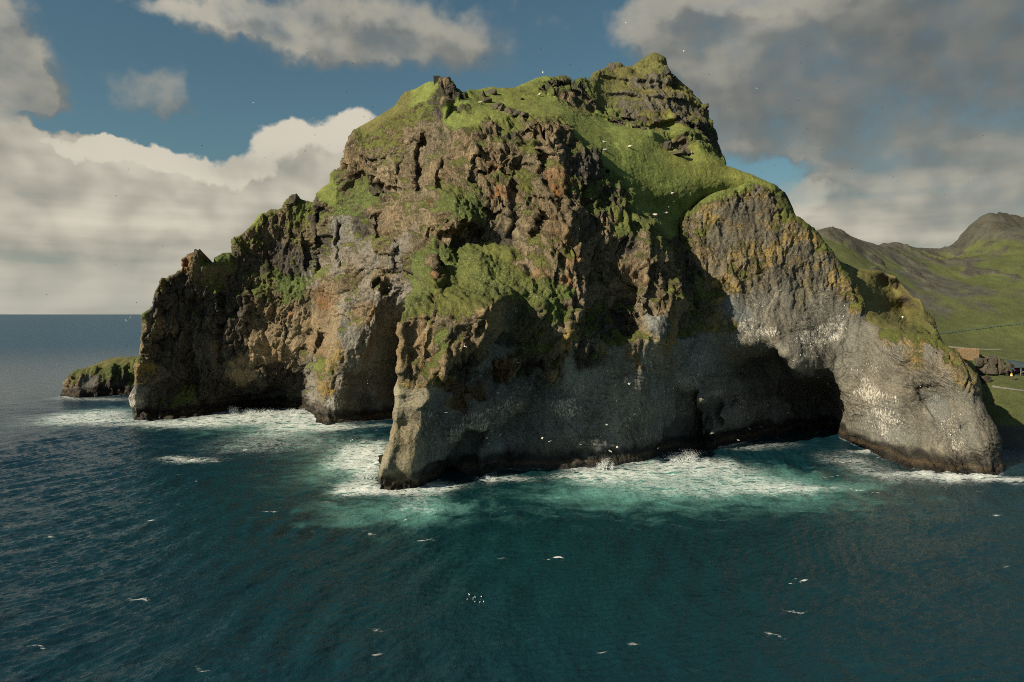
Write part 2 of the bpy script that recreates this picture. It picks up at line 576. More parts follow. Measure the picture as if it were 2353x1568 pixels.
# kinds of surface:  rock colour, veg, lichen, orange, guano, crag, columns, flowers, veg colour
KINDS = {
    'B': ((0.203, 0.160, 0.101), .27, .18, .20, .10, 1.0, 0.0, .10, (.092, .100, .031)),     # brown crag
    'D': ((0.086, 0.074, 0.060), .34, .05, .05, .06, .95, 0.0, .05, (.080, .098, .027)),     # dark crag
    'T': ((0.230, 0.175, 0.109), .20, .36, .10, .12, .55, 0.0, .05, (.098, .102, .032)),     # smooth tan wall
    'P': ((0.198, 0.180, 0.150), .34, .08, .06, .18, .70, .25, .10, (.108, .118, .036)),     # pale grey brown wall
    'M': ((0.178, 0.143, 0.090), .56, .05, .12, .06, .95, 0.0, .45, (.096, .106, .031)),     # overgrown crag
    'V': ((.115, .100, .060), .88, .05, .08, .02, .45, 0.0, .75, (.078, .098, .026)),    # lush ledge
    'S': ((.110, .090, .055), 1.25, 0.0, 0.0, 0.0, .05, 0.0, .06, (.152, .182, .048)),    # pasture
    'K': ((.115, .106, .080), .26, .05, .03, .02, .55, .15, .05, (.120, .116, .038)),     # strata of the peak
    'G': ((0.152, 0.156, 0.145), .02, .06, .03, .35, .18, 1.0, .02, (.080, .090, .025)),     # grey columns
    'L': ((.160, .150, .122), .02, .16, .04, .32, .14, 1.0, .02, (.095, .105, .028)),     # light grey columns
    'Y': ((0.165, 0.141, 0.097), .28, .54, .12, .08, .45, .90, .05, (.095, .105, .026)),     # columns under ochre lichen
    'W': ((.160, .150, .124), .02, .14, .04, .66, .20, .95, .02, (.095, .105, .028)),     # columns white with guano
    'O': ((0.220, 0.141, 0.077), .25, .30, .42, .04, .80, 0.0, .05, (.100, .112, .030)),     # rusty crag
    'R': ((.120, .104, .070), .92, 0.0, .03, 0.0, .16, 0.0, .02, (.128, .122, .042)),     # rough dry grass with rock
    'U': ((0.124, 0.113, 0.085), .08, .38, .06, .10, .30, 1.0, .02, (.095, .098, .028)),     # weathered upper columns
    'Q': ((.225, .165, .092), .30, .30, .28, .06, .52, 0.0, .10, (.092, .102, .030)),     # sunlit ochre crag of the promontory
    'E': ((.235, .215, .150), .02, .26, .05, .24, .10, .85, .02, (.095, .105, .028)),     # pale weathered columns of the trunk
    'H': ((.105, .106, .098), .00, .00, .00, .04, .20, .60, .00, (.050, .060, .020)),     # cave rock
}
KEYS = list(KINDS)
KTAB = np.array([[*KINDS[k][0], *KINDS[k][1:8], *KINDS[k][8]] for k in KEYS], np.float32)   # 13 columns


def kind_grid(pts, kinds, xs, zs, s=2.0):
    X, Z = np.meshgrid(xs, zs, indexing='ij')
    Wt = np.zeros((*X.shape, len(KEYS)), np.float32)
    for (px, pz), k in zip(pts, kinds):
        w = 1.0 / ((X - px) ** 2 + (Z - pz) ** 2 + s * s) ** 2
        Wt[..., KEYS.index(k)] += w
    return Wt / Wt.sum(-1, keepdims=True)


def relief_body(name, points, skyline, xr, zr, step, close_depth=(14, 55), r_edge=5.0, blur_r=2, extra=None, parent=None, edge_jit=0.5, feats=None, turn=0.0, scarps=(), pits=(), back_drop=1.0):
    """A rock mass whose outer face is y = f(x, z): survey points give the face, the skyline its outline; the back is closed."""
    P3, V, KX, KK = [], [], [], []
    ct, st_ = math.cos(turn), math.sin(turn)
    for p in points:
        u, v, Y, k = p
        if Y is None:
            x, y, z = on_water(u, v)
        else:
            x, y, z = at(u, v, Y)
        x, y = x * ct - y * st_, x * st_ + y * ct
        if k != '-':
            KX.append((float(x), float(z))); KK.append(k)
        if Y is None or Y > 0:
            P3.append((float(x), float(z))); V.append(float(y))
            if Y is None:
                P3.append((float(x), -6.0)); V.append(float(y))
    P3 = np.array(P3); V = np.array(V)
    keep = [0]
    for i in range(1, len(P3)):
        if np.min(((P3[keep] - P3[i]) ** 2).sum(1)) > 0.5:
            keep.append(i)
    rb = RBF(P3[keep], V[keep], 1.2, 0.6)
    cs = 1.0
    cx = np.arange(xr[0], xr[1] + cs, cs); cz = np.arange(zr[0], zr[1] + cs, cs)
    CX, CZ = np.meshgrid(cx, cz, indexing='ij')
    base = rb(CX, CZ).astype(np.float32)
    kg = kind_grid(KX, KK, cx, cz)
    xs = np.arange(xr[0], xr[1], step).astype(np.float32); zs = np.arange(zr[0], zr[1], step).astype(np.float32)
    X, Z = np.meshgrid(xs, zs, indexing='ij')
    Y = bilin(base, (X - xr[0]) / cs, (Z - zr[0]) / cs)
    Y = blur(Y, blur_r)
    # outline
    sp = np.array(skyline, float)
    sx, sy, sz = at(sp[:, 0], sp[:, 1], sp[:, 2])
    sx, sy = sx * ct - sy * st_, sx * st_ + sy * ct
    line = poly_sdf(np.array([*sx]), np.array([*sz]), X, Z, open_line=True)
    ins = poly_sdf(np.array([sx[0], *sx, sx[-1]]), np.array([zr[0] - 5, *sz, zr[0] - 5]), X, Z)
    d = np.where(ins > 0, line, -line)
    # warped sampling of the kinds
    wx = 5.5 * fbm2(X / 13, Z / 13, 3, 4, .6); wz = 5.5 * fbm2(X / 13, Z / 13, 9, 4, .6)
    kw = bilin(kg, (X + wx - xr[0]) / cs, (Z + wz - zr[0]) / cs)
    kw = kw ** 2.2
    kw /= kw.sum(-1, keepdims=True)
    par = kw @ KTAB
    crag, colm, flow_r = par[..., 7], par[..., 8], par[..., 9]
    # large features given one by one
    if feats is not None:
        Y = feats(X, Y, Z)
    def find(u, v):
        rx, ry, rz = ray(u, v)
        rx, ry = rx * ct - ry * st_, rx * st_ + ry * ct
        t = np.arange(180, 430, .4) / ry
        gx_, gz_ = rx * t, CAMH + rz * t
        okk = (gx_ > xr[0]) & (gx_ < xr[1] - 1) & (gz_ > zr[0]) & (gz_ < zr[1] - 1)
        yy = bilin(Y0, (gx_ - xr[0]) / step, (gz_ - zr[0]) / step)
        hit = np.nonzero((ry * t >= yy) & okk)[0]
        k_ = hit[0] if len(hit) else int(np.argmin(np.where(okk, np.abs(ry * t - yy), 1e9)))
        return gx_[k_], gz_[k_]

    Y0 = Y.copy()
    for pts_, D_, L_, w_ in scarps:
        q_ = np.array([find(*a) for a in pts_])
        lo = q_.min(0) - 3.2 * L_; hi = q_.max(0) + 3.2 * L_
        i0, i1 = np.clip(((np.array([lo[0], hi[0]]) - xr[0]) / step).astype(int), 0, len(xs)); k0, k1 = np.clip(((np.array([lo[1], hi[1]]) - zr[0]) / step).astype(int), 0, len(zs))
        sx_1 = X[i0:i1, k0:k1] + .9 * pn2(X[i0:i1, k0:k1] / 3, Z[i0:i1, k0:k1] / 3, 301); sz_1 = Z[i0:i1, k0:k1] + .9 * pn2(X[i0:i1, k0:k1] / 3, Z[i0:i1, k0:k1] / 3, 302)
        best = np.full(sx_1.shape, 1e9, np.float32); sgn = np.zeros_like(best); arc = np.zeros_like(best)
        tot = 0.0
        for a, b in zip(q_[:-1], q_[1:]):
            ex, ez = b - a
            ll = math.hypot(ex, ez) + 1e-6
            t_ = np.clip(((sx_1 - a[0]) * ex + (sz_1 - a[1]) * ez) / ll ** 2, 0, 1)
            dd = np.hypot(sx_1 - a[0] - t_ * ex, sz_1 - a[1] - t_ * ez)
            m_ = dd < best
            best = np.where(m_, dd, best)
            sgn = np.where(m_, np.sign((sx_1 - a[0]) * ez - (sz_1 - a[1]) * ex), sgn)
            arc = np.where(m_, tot + t_ * ll, arc)
            tot += ll
        sd_ = best * sgn
        tp = np.clip(arc / 4.0, 0, 1) * np.clip((tot - arc) / 4.0, 0, 1)
        Y[i0:i1, k0:k1] += D_ * sstep(-w_, w_, sd_) * np.exp(-np.maximum(sd_, 0) / L_) * tp - .25 * D_ * np.exp(-(np.minimum(sd_, 0) / (L_ * .35)) ** 2) * (sd_ <= 0) * tp * .6
    for u, v, r_, D_ in pits:
        x_, z_ = find(u, v)
        dd = np.hypot((X - x_) + .6 * pn2(X / 2, Z / 2, 303), (Z - z_) * .85 + .6 * pn2(X / 2, Z / 2, 304))
        Y = Y + D_ * sstep(r_ * 1.25, r_ * .6, dd)
    # the swell has cut a notch at the foot
    Y = Y + 1.4 * sstep(7.5, 3.2, Z + 1.2 * pn2(X / 9, Z / 9, 305))
    # rounded rim
    R = r_edge
    q = np.clip(1 - d / R, 0, 1)
    Y = Y + R * (1 - np.sqrt(np.maximum(1 - q * q, 0)))
    # keep region
    keep = d > -step * 0.9
    # normals of the large form
    fx = np.gradient(Y, step, axis=0); fz = np.gradient(Y, step, axis=1)
    ln = np.sqrt(fx * fx + fz * fz + 1)
    nx, ny, nz = fx / ln, -1 / ln, fz / ln
    nz_large = nz.copy()
    # ---- displacement
    w1 = fbm2(X / 22, Z / 22, 21, 3); w2 = fbm2(X / 22, Z / 22, 27, 3)
    XX = X + 6 * w1; ZZ = Z + 6 * w2
    XF = XX + .45 * (Y - 280)
    r1 = ridged(pn3(XX / 13, Y / 24, ZZ / 26)) ** 2
    r2 = ridged(pn3(XF / 4.6, Y / 40, ZZ / 15 + 3)) ** 2
    r3 = ridged(pn3(XF / 1.9 + 4, Y / 30, ZZ / 6.0)) ** 2
    r5 = ridged(pn3(XX / .95 + 7, Y / 3, ZZ / 2.1)) ** 2
    n4 = pn3(X / 1.1, Y / 2.5, Z / 1.7)
    f1, f2, idv = worley2((X + 3 * w2) / 6.5, (ZZ + 2.2 * pn2(X / 4, Z / 4, 5)) / 8.5, 1)
    wj = 1.4 * pn2(X / 5, Z / 5, 5); wk = .5 * pn2(X / 1.7, Z / 1.7, 6)
    fa, ia = facets((X + .3 * (Y - 280) + 4 * w2 + wj) / 8.0, (ZZ + wj) / 17.0, 1)
    fb_, ib = facets((X + .45 * (Y - 280) + 2 * w2 + wj + wk) / 3.5, (ZZ + wj + wk) / 8.5, 2)
    fc, ic = facets((X + .45 * (Y - 280) + w2 + wk) / 1.6, (ZZ + wk) / 3.6, 3)
    blocks2 = fc
    idw = ic + .5
    pock = -np.clip(1 - f1 / .36, 0, 1) * (idv > .66)
    rough_ = .55 + .9 * np.clip(.5 + fbm2(X / 26, Z / 26, 33, 2), 0, 1)
    cragd = (1.9 * (r1 - .62) + 1.7 * (r2 - .62) + .7 * (r3 - .62) + .45 * (r5 - .62) + .25 * n4 + 2.6 * fa + 2.0 * fb_ + .95 * fc + 2.2 * pock) * rough_
    soft = 1.6 * fbm2(X / 16, Z / 16, 31, 3)
    # columns: lines that swirl
    phi = X * .55 + Z * .85 + 17 * pn2(X / 38, Z / 38, 41) + 7 * pn2(X / 17, Z / 17, 43) + 1.3 * pn2(X / 5, Z / 5, 44) + .55 * pn2(X / 1.8, Z / 1.8, 42)
    psi = -X * .85 + Z * .55 + 17 * pn2(X / 38 + 9, Z / 38, 45) + 7 * pn2(X / 17, Z / 17 + 7, 46)
    cl = ridged(pn2(phi / 1.9, psi / 9, 47)) ** 2 - .6
    cl2 = pn2(phi / 3.6, psi / 5, 48)
    cmod = np.clip(.55 + 1.2 * fbm2(X / 12, Z / 12, 35, 2), .1, 1)
    cold = .55 * cl * cmod + .30 * cl2 + .5 * pn2(phi / 9, psi / 16, 49) + .10 * blocks2
    vegd = .62 * pn2(X / 1.0, Z / 1.0, 51) + .55 * pn2(X / 2.4, Z / 2.4, 52)
    vegp = par[..., 3]
    mow = np.clip(vegp, 0, 1)
    disp = crag * cragd + colm * cold + soft * (.5 + .5 * crag) + mow * vegd * np.clip(crag * 2 + .13, 0, 1)
    disp *= np.clip((Z + 3) / 5, .25, 1)
    edge_fade = np.clip(d / 2.5, .35, 1)
    disp *= edge_fade
    PX = X + nx * disp; PY = Y + ny * disp; PZ = Z + nz * disp
    # outline: outer vertices are drawn onto the line
    gx = np.gradient(d, step, axis=0); gz = np.gradient(d, step, axis=1)
    gl = np.sqrt(gx * gx + gz * gz) + 1e-6
    outm = (d < 0)
    jit = edge_jit * (crag * 1.6 + .15) * (pn2(X / 1.7, Z / 1.7, 61) + .8 * pn2(X / 4.1, Z / 4.1, 62))
    PX = np.where(outm, X - gx / gl * d + gx / gl * np.maximum(-.6, jit), PX)
    PZ = np.where(outm & (Z > 0), Z - gz / gl * d + gz / gl * np.maximum(-.6, jit), PZ)
    # ---- normals of the finished face, for where plants hold
    tx = np.stack([np.gradient(PX, axis=0), np.gradient(PY, axis=0), np.gradient(PZ, axis=0)], -1)
    tz = np.stack([np.gradient(PX, axis=1), np.gradient(PY, axis=1), np.gradient(PZ, axis=1)], -1)
    nn = np.cross(tx, tz)
    nn /= np.linalg.norm(nn, axis=-1, keepdims=True) + 1e-9
    up = nn[..., 2]
    up_b = blur(up, 2)
    cavity = disp - blur(disp, 8)
    vn = fbm2(X / 7, Z / 7, 71, 4, .6)
    vn2 = fbm2(X / 1.8, Z / 1.8, 73, 3, .6)
    veg = vegp + .62 * vn * (vegp > .04) * (vegp < 1.1) + .9 * (up_b - .22) * np.clip(vegp * 3, 0, 1) + .55 * vn2 * np.clip(vegp * 2, 0, 1) * (vegp < 1.0)
    dark = fbm2(X / 9, Z / 20, 75, 4, .6)
    tint = fbm2(X / 14, Z / 14, 77, 3, .5)
    colr = par[..., 0:3] * (1 + .55 * dark[..., None]) * (1 + .25 * (.6 * ic + .6 * ib)[..., None] * crag[..., None])
    colr = colr * (1 + tint[..., None] * np.array([.12, 0.0, -.12], np.float32))
    lich = par[..., 4] + .45 * fbm2(X / 8, Z / 6, 81, 4, .6) * np.clip(par[..., 4] * 4, 0, 1)
    oran = par[..., 5] + .60 * fbm2(X / 5, Z / 8, 83, 3, .6) * np.clip(par[..., 5] * 5, 0, 1)
    guan = par[..., 6] + .50 * fbm2(X / 9, Z / 4.5, 85, 4, .6) * np.clip(par[..., 6] * 4, 0, 1)
    vn3 = fbm2(X / 4.5, Z / 3.0, 78, 4, .65)
    vcol = par[..., 10:13] * (1 + .40 * vn[..., None] + .35 * vn2[..., None] + .40 * vn3[..., None]) * (1 + fbm2(X / 30, Z / 30, 87, 3)[..., None] * np.array([.22, .02, -.1], np.float32))
    # tide band: dark wet rock with a paler weed line
    tz_ = Z + .7 * pn2(X / 5, Z / 5, 91)
    wet = sstep(6.2, 3.8, tz_ + 1.6 * pn2(X / 3, Z / 3, 93))
    band = np.exp(-((tz_ - 2.1) / .55) ** 2)
    colr = colr * (1 - .80 * wet[..., None]) + (band * wet * .65)[..., None] * np.array([.07, .045, .018], np.float32)
    veg = veg - 2 * wet; lich = lich * (1 - wet); guan = guan * (1 - wet); oran = oran * (1 - wet)
    if extra is not None:
        veg, lich, oran, guan, colr, vcol = extra(X, PY, Z, veg, lich, oran, guan, colr, vcol)
    # ---- mesh
    idx = np.full(X.shape, -1, np.int32)
    cell = keep[:-1, :-1] & keep[1:, :-1] & keep[:-1, 1:] & keep[1:, 1:]
    used = np.zeros(X.shape, bool)
    used[:-1, :-1] |= cell; used[1:, :-1] |= cell; used[:-1, 1:] |= cell; used[1:, 1:] |= cell
    idx[used] = np.arange(used.sum())
    a = idx[:-1, :-1][cell]; b = idx[1:, :-1][cell]; c_ = idx[1:, 1:][cell]; d_ = idx[:-1, 1:][cell]
    quads = np.stack([a, b, c_, d_], 1)
    co = np.stack([PX[used], PY[used], PZ[used]], 1)
    A = dict(col=colr[used], veg=veg[used], msk=np.stack([lich, oran, guan], -1)[used],
             flow=np.stack([phi, psi, Y], -1)[used], rug=np.stack([crag, colm * cmod, flow_r], -1)[used], vcol=vcol[used], wet=wet[used])
    # back: rim swept away from the face
    e = np.concatenate([quads[:, [0, 1]], quads[:, [1, 2]], quads[:, [2, 3]], quads[:, [3, 0]]])
    key = np.sort(e, 1); key = key[:, 0].astype(np.int64) * len(co) + key[:, 1]
    _, inv, cnt = np.unique(key, return_inverse=True, return_counts=True)
    be = e[cnt[inv] == 1]
    be = be[~((co[be[:, 0], 2] < zr[0] + 1.5) & (co[be[:, 1], 2] < zr[0] + 1.5))]
    rim = np.unique(be)
    mp = np.full(len(co), -1, np.int64)
    nr = len(rim)
    base_n = len(co)
    rimc = co[rim]
    ctr = np.array([np.median(co[:, 0]), 0, 0])
    rings = []
    prev = rim
    allq = [quads]
    for ri, (dy, dzf, dxf) in enumerate(((close_depth[0] * .3, .02, .003), (close_depth[0], .10, .03), (close_depth[1], .45, .12))):
        rc = rimc.copy()
        rc[:, 1] += dy * (1 + .3 * np.sin(rc[:, 0] * .31 + rc[:, 2] * .17))
        rc[:, 2] -= np.maximum(rc[:, 2], 0) * np.where(rc[:, 2] > 54, dzf * back_drop, dzf)
        rc[:, 0] -= (rc[:, 0] - ctr[0]) * dxf
        ids = base_n + np.arange(nr) + ri * nr
        mp0 = np.full(base_n + 4 * nr, -1, np.int64); mp0[prev] = ids
        if ri == 0:
            e0 = be
        q_ = np.stack([e0[:, 1], e0[:, 0], mp0[e0[:, 0]], mp0[e0[:, 1]]], 1)
        allq.append(q_)
        e0 = np.stack([mp0[e0[:, 0]], mp0[e0[:, 1]]], 1)
        prev = ids
        rings.append(rc)
    co2 = np.concatenate([co, *rings])
    A = {k: np.concatenate([v] + [v[rim]] * 3) for k, v in A.items()}
    co2 = np.stack([co2[:, 0] * ct + co2[:, 1] * st_, -co2[:, 0] * st_ + co2[:, 1] * ct, co2[:, 2]], 1)
    o = mesh_np(name, co2, np.concatenate(allq).astype(np.int32), LAND, A, parent=parent)
    info = dict(xs=xs, zs=zs, PX=PX, PY=PY, PZ=PZ, d=d, nn=nn, step=step, x0=xr[0], z0=zr[0], guan=guan, Yb=Y, ct=ct, st=st_)
    return o, info

#%%TERRAIN
# ------------------------------------------------------------------ the headland
# survey points: u, v on the plate, distance ahead of the camera (None: on the water, -1: kind only), kind of surface
HEAD = [
    # left end and bay
    (297, 966, None, 'G'), (330, 967, None, 'D'), (400, 962, None, 'D'), (470, 956, None, 'D'), (560, 947, None, 'D'), (640, 941, None, 'D'), (700, 946, None, 'D'), (717, 955, None, 'D'), (729, 976, None, 'D'),
    (776, 975, None, 'G'), (830, 972, None, 'H'), (890, 968, None, 'H'),
    (305, 920, 345, 'W'), (330, 900, 347, 'G'), (316, 860, 346, 'Y'), (330, 800, 347, 'B'), (335, 740, 348, 'M'), (340, 900, 349, 'D'), (400, 900, 362, 'D'), (500, 900, 374, 'D'), (600, 890, 380, 'D'),
    (640, 905, 402, 'H'), (600, 920, 398, 'H'), (550, 925, 393, 'H'), (660, 865, 384, 'D'), (690, 880, 382, 'D'), (705, 905, 384, 'D'), (725, 900, 345, 'P'), (738, 880, 338, 'Y'), (755, 900, 336, 'Y'), (750, 850, 337, 'Y'),
    (770, 930, 336, 'W'), (735, 950, 338, 'D'), (790, 880, 336, 'W'), (850, 900, 349, 'G'), (885, 900, 356, 'H'), (840, 940, 350, 'H'),
    (380, 800, 357, 'D'), (450, 800, 363, 'D'), (520, 800, 367, 'D'), (600, 800, 369, 'T'), (650, 800, 367, 'T'), (690, 820, 366, 'B'), (550, 860, 373, 'T'), (545, 870, -1, 'W'), (430, 870, 370, 'D'),
    (370, 700, 351, 'D'), (365, 650, 349, 'M'), (410, 640, 352, 'D'), (420, 690, 358, 'D'), (480, 700, 360, 'D'), (540, 700, 363, 'D'), (600, 720, 366, 'B'), (650, 720, 364, 'B'), (640, 690, 364, 'M'), (660, 670, 363, 'V'), (690, 720, 360, 'B'),
    (480, 630, 360, 'V'), (520, 610, 362, 'V'), (540, 640, 366, 'D'), (560, 600, 368, 'D'), (600, 600, 371, 'D'), (640, 580, 372, 'D'), (600, 660, 366, 'M'), (560, 540, 368, 'M'), (620, 510, 371, 'M'), (680, 480, 371, 'V'), (640, 540, 372, 'M'),
    (700, 520, 370, 'M'), (720, 560, 366, 'M'), (700, 600, 370, 'D'), (730, 620, 362, 'P'), (722, 500, 368, 'D'), (430, 600, 354, 'O'), (590, 500, 370, 'S'), (655, 465, 372, 'M'), (665, 462, 371, 'D'),
    # left flank of the main mass
    (740, 560, 360, 'D'), (745, 500, 358, 'M'), (760, 440, 356, 'S'), (790, 420, 350, 'V'), (820, 430, 342, 'V'), (845, 450, 334, 'V'), (800, 470, 348, 'V'), (780, 520, 350, 'P'), (800, 560, 340, 'P'), (830, 520, 334, 'D'), (830, 580, 328, 'P'), (812, 520, -1, 'W'),
    (850, 610, 322, 'P'), (800, 640, 336, 'M'), (770, 600, 345, 'P'), (760, 660, 348, 'B'), (740, 690, 356, 'O'), (790, 690, 338, 'P'), (880, 560, 308, 'M'), (880, 560, -1, 'V'), (870, 640, 316, 'M'), (900, 600, 300, 'P'), (925, 620, 284, 'M'), (920, 560, 284, 'P'),
    (890, 660, 318, 'P'), (880, 690, 320, 'P'), (885, 665, -1, 'H'), (840, 660, 326, 'P'), (830, 720, 330, 'T'), (860, 720, 324, 'O'), (885, 730, 330, 'P'), (895, 700, 325, 'P'),
    (800, 750, 336, 'P'), (760, 740, 346, 'T'), (720, 740, 358, 'T'), (720, 790, 356, 'T'), (750, 790, 344, 'T'), (780, 800, 336, 'Y'), (705, 760, 358, 'B'), (715, 850, 352, 'P'), (820, 810, 334, 'P'), (850, 790, 333, 'P'), (870, 790, 340, 'G'), (850, 840, 342, 'G'), (895, 800, 350, 'G'), (890, 760, 335, 'P'), (810, 870, 342, 'G'), (830, 900, 346, 'G'), (800, 920, 341, 'G'),
    # upper left shoulder of the main mass
    (790, 350, 347, 'B'), (800, 390, 340, 'B'), (830, 370, 336, 'B'), (870, 390, 326, 'B'), (820, 330, 340, 'M'), (850, 320, 336, 'M'), (850, 290, 338, 'R'), (900, 260, 329, 'R'), (930, 225, 326, 'R'), (960, 220, 320, 'S'), (985, 200, 316, 'S'), (920, 290, 322, 'M'), (880, 310, 330, 'M'), (960, 250, 315, 'M'), (970, 190, 318, 'S'),
    (900, 340, 320, 'M'), (930, 350, 312, 'M'), (900, 400, 314, 'B'), (940, 400, 302, 'B'), (900, 440, 312, 'B'), (870, 430, 322, 'D'), (860, 480, 322, 'B'), (900, 500, 304, 'B'), (930, 470, 296, 'B'), (920, 540, 292, 'B'), (940, 310, 310, 'B'), (960, 330, 303, 'B'), (950, 280, 312, 'M'), (970, 280, 306, 'B'),
    (1000, 230, 302, 'D'), (1005, 195, 306, 'D'), (1020, 185, 307, 'B'), (1030, 200, 303, 'D'), (1050, 215, 303, 'D'), (1055, 225, 302, 'D'), (1010, 260, 298, 'D'), (990, 300, 295, 'B'), (1030, 260, 294, 'S'), (1050, 250, 296, 'S'), (1060, 280, 287, 'S'), (1025, 240, 296, 'B'), (1075, 235, 300, 'S'), (1095, 250, 297, 'S'), (1060, 255, 294, 'B'),
    # main face, upper
    (1000, 340, 288, 'B'), (1000, 400, 281, 'B'), (970, 380, 292, 'B'), (960, 430, 288, 'B'), (960, 480, 280, 'B'), (980, 520, 270, 'B'), (1050, 330, 281, 'B'), (1050, 400, 273, 'B'), (1050, 440, 268, 'M'), (1100, 270, 284, 'S'), (1110, 300, 276, 'B'), (1150, 260, 288, 'S'), (1130, 285, 279, 'B'), (1180, 275, 284, 'M'), (1170, 300, 273, 'D'),
    (1220, 280, 274, 'B'), (1260, 275, 276, 'B'), (1240, 310, 267, 'B'), (1200, 330, 270, 'M'), (1150, 350, 271, 'B'), (1100, 360, 272, 'B'), (1130, 375, 268, 'O'), (1080, 400, 268, 'M'), (1100, 430, 265, 'B'), (1080, 470, 260, 'D'), (1160, 400, 265, 'M'), (1160, 430, 262, 'O'), (1180, 460, 259, 'B'), (1200, 380, 266, 'M'),
    (1250, 350, 265, 'B'), (1280, 320, 268, 'B'), (1285, 350, 263, 'B'), (1270, 400, 259, 'O'), (1285, 430, 256, 'O'), (1250, 430, 257, 'B'), (1220, 430, 260, 'M'), (1250, 490, 253, 'B'), (1200, 500, 256, 'B'), (1150, 500, 258, 'B'), (1300, 480, 252, 'B'), (1300, 530, 248, 'B'), (1270, 540, 249, 'B'), (1240, 560, 249, 'B'), (1200, 550, 253, 'B'), (1150, 550, 257, 'D'),
    (1290, 290, 275, 'B'), (1310, 340, 273, 'D'), (1330, 330, 278, 'M'), (1360, 350, 280, 'D'), (1375, 380, 279, 'D'), (1330, 400, 267, 'D'), (1350, 430, 265, 'M'), (1395, 400, 278, 'V'), (1420, 415, 278, 'V'), (1435, 430, 277, 'M'), (1400, 440, 275, 'D'), (1340, 470, 259, 'M'), (1330, 520, 254, 'B'), (1360, 520, 260, 'D'), (1400, 480, 269, 'D'), (1350, 560, 252, 'B'),
    (1440, 450, 273, 'M'), (1465, 490, 271, 'M'), (1430, 500, 262, 'M'), (1430, 540, 259, 'V'), (1390, 540, 260, 'B'), (1400, 590, 259, 'B'), (1500, 510, 264, 'M'), (1525, 550, 263, 'M'), (1480, 560, 257, 'B'), (1530, 580, 261, 'B'), (1450, 600, 258, 'B'), (1500, 600, 255, 'B'), (1440, 570, 262, 'D'),
    # middle: overhang, ledge meadow
    (1030, 480, 257, 'V'), (1060, 475, 255, 'V'), (1090, 500, 254, 'V'), (1000, 510, 264, 'M'), (1010, 540, 262, 'B'), (1050, 520, 252, 'B'), (1080, 530, 255, 'D'), (1060, 560, 266, 'D'), (1110, 560, 264, 'D'), (1130, 575, 258, 'M'), (1010, 575, 254, 'V'), (1030, 590, 252, 'V'), (1040, 630, 250, 'V'), (1060, 600, 252, 'V'),
    (1100, 590, 246, 'V'), (1120, 620, 243, 'V'), (1150, 630, 244, 'V'), (1200, 600, 248, 'B'), (1230, 590, 247, 'M'), (1170, 580, 252, 'M'), (1160, 650, 236, 'V'), (1200, 660, 236, 'V'), (1250, 660, 237, 'V'), (1290, 680, 236, 'V'), (1240, 700, 230, 'V'), (1180, 680, 229, 'V'), (1130, 660, 234, 'V'), (1080, 665, 234, 'V'), (1100, 640, 239, 'V'),
    (1240, 620, 243, 'O'), (1280, 620, 240, 'B'), (1320, 590, 243, 'O'), (1300, 570, 247, 'M'), (1330, 630, 239, 'B'), (1340, 670, 238, 'B'), (1350, 700, 240, 'B'), (1310, 700, 236, 'B'), (1300, 650, 239, 'O'), (1360, 610, 251, 'B'), (1380, 640, 253, 'B'),
    (960, 560, 272, 'M'), (960, 620, 262, 'V'), (940, 640, 268, 'V'), (950, 670, 240, 'V'), (930, 690, 228, 'M'), (990, 600, 250, 'B'), (1000, 640, 239, 'O'), (1010, 670, 232, 'O'), (985, 670, 234, 'V'), (970, 640, 248, 'V'), (925, 665, 270, 'P'), (1020, 660, 240, 'V'),
    # promontory and trunk
    (909, 718, 222, 'Q'), (906, 760, 220, 'Q'), (905, 810, 218, 'Q'), (903, 850, 217, 'Q'), (899, 900, 216, 'E'), (893, 950, 214, 'E'), (886, 1000, 212, 'E'), (872, 1050, 210, 'E'), (860, 1088, 209, 'E'),
    (853, 1108, None, 'D'), (880, 1126, None, 'D'), (920, 1129, None, 'D'), (962, 1126, None, 'D'),
    (930, 712, 219, 'V'), (960, 705, 218, 'V'), (1000, 692, 219, 'M'), (1050, 688, 215, 'Q'), (1100, 688, 211.5, 'Q'), (1130, 692, 209.5, 'Q'), (1140, 715, 208, 'Q'), (1135, 750, 208.5, 'Q'), (1125, 780, 211, 'Y'), (1100, 760, 208.5, 'M'), (1060, 720, 211.5, 'M'), (1060, 760, 211, 'M'), (1070, 800, 211, 'Q'),
    (1000, 740, 215, 'M'), (960, 740, 215, 'Q'), (940, 760, 217.5, 'Q'), (970, 790, 214.5, 'Q'), (1010, 790, 213, 'V'), (1000, 820, 213, 'M'), (940, 820, 216.5, 'Q'), (980, 840, 213.5, 'Q'), (1025, 840, 211.5, 'Q'), (1045, 815, 211.5, 'Q'), (925, 880, 215.6, 'Y'), (960, 870, 213, 'Y'), (1000, 870, 211.6, 'Y'), (1030, 875, 215, 'Y'),
    (930, 920, 214.5, 'E'), (955, 925, 212, 'E'), (980, 920, 210.5, 'E'), (1012, 930, 216, 'G'), (925, 980, 212.2, 'E'), (955, 980, 209.5, 'E'), (980, 985, 210, 'W'), (1000, 1000, 216, 'G'), (912, 1040, 209.8, 'E'), (942, 1040, 207, 'E'), (965, 1045, 207.4, 'E'), (982, 1052, 213, 'G'), (893, 1090, 208.2, 'E'), (922, 1095, 205.6, 'E'), (948, 1100, 205.6, 'E'), (964, 1095, 208.5, 'G'),
    (905, 940, -1, 'Y'), (880, 1020, -1, 'Y'),
    # mouth hollow, cheek and chin
    (985, 1090, 232, 'H'), (1020, 1090, 236, 'H'), (1060, 1085, 236, 'H'), (990, 1112, None, 'D'), (1050, 1110, None, 'H'), (1090, 1060, 230, 'H'), (1100, 1090, 226, 'G'), (1107, 1111, None, 'D'), (1050, 1055, 228, 'H'),
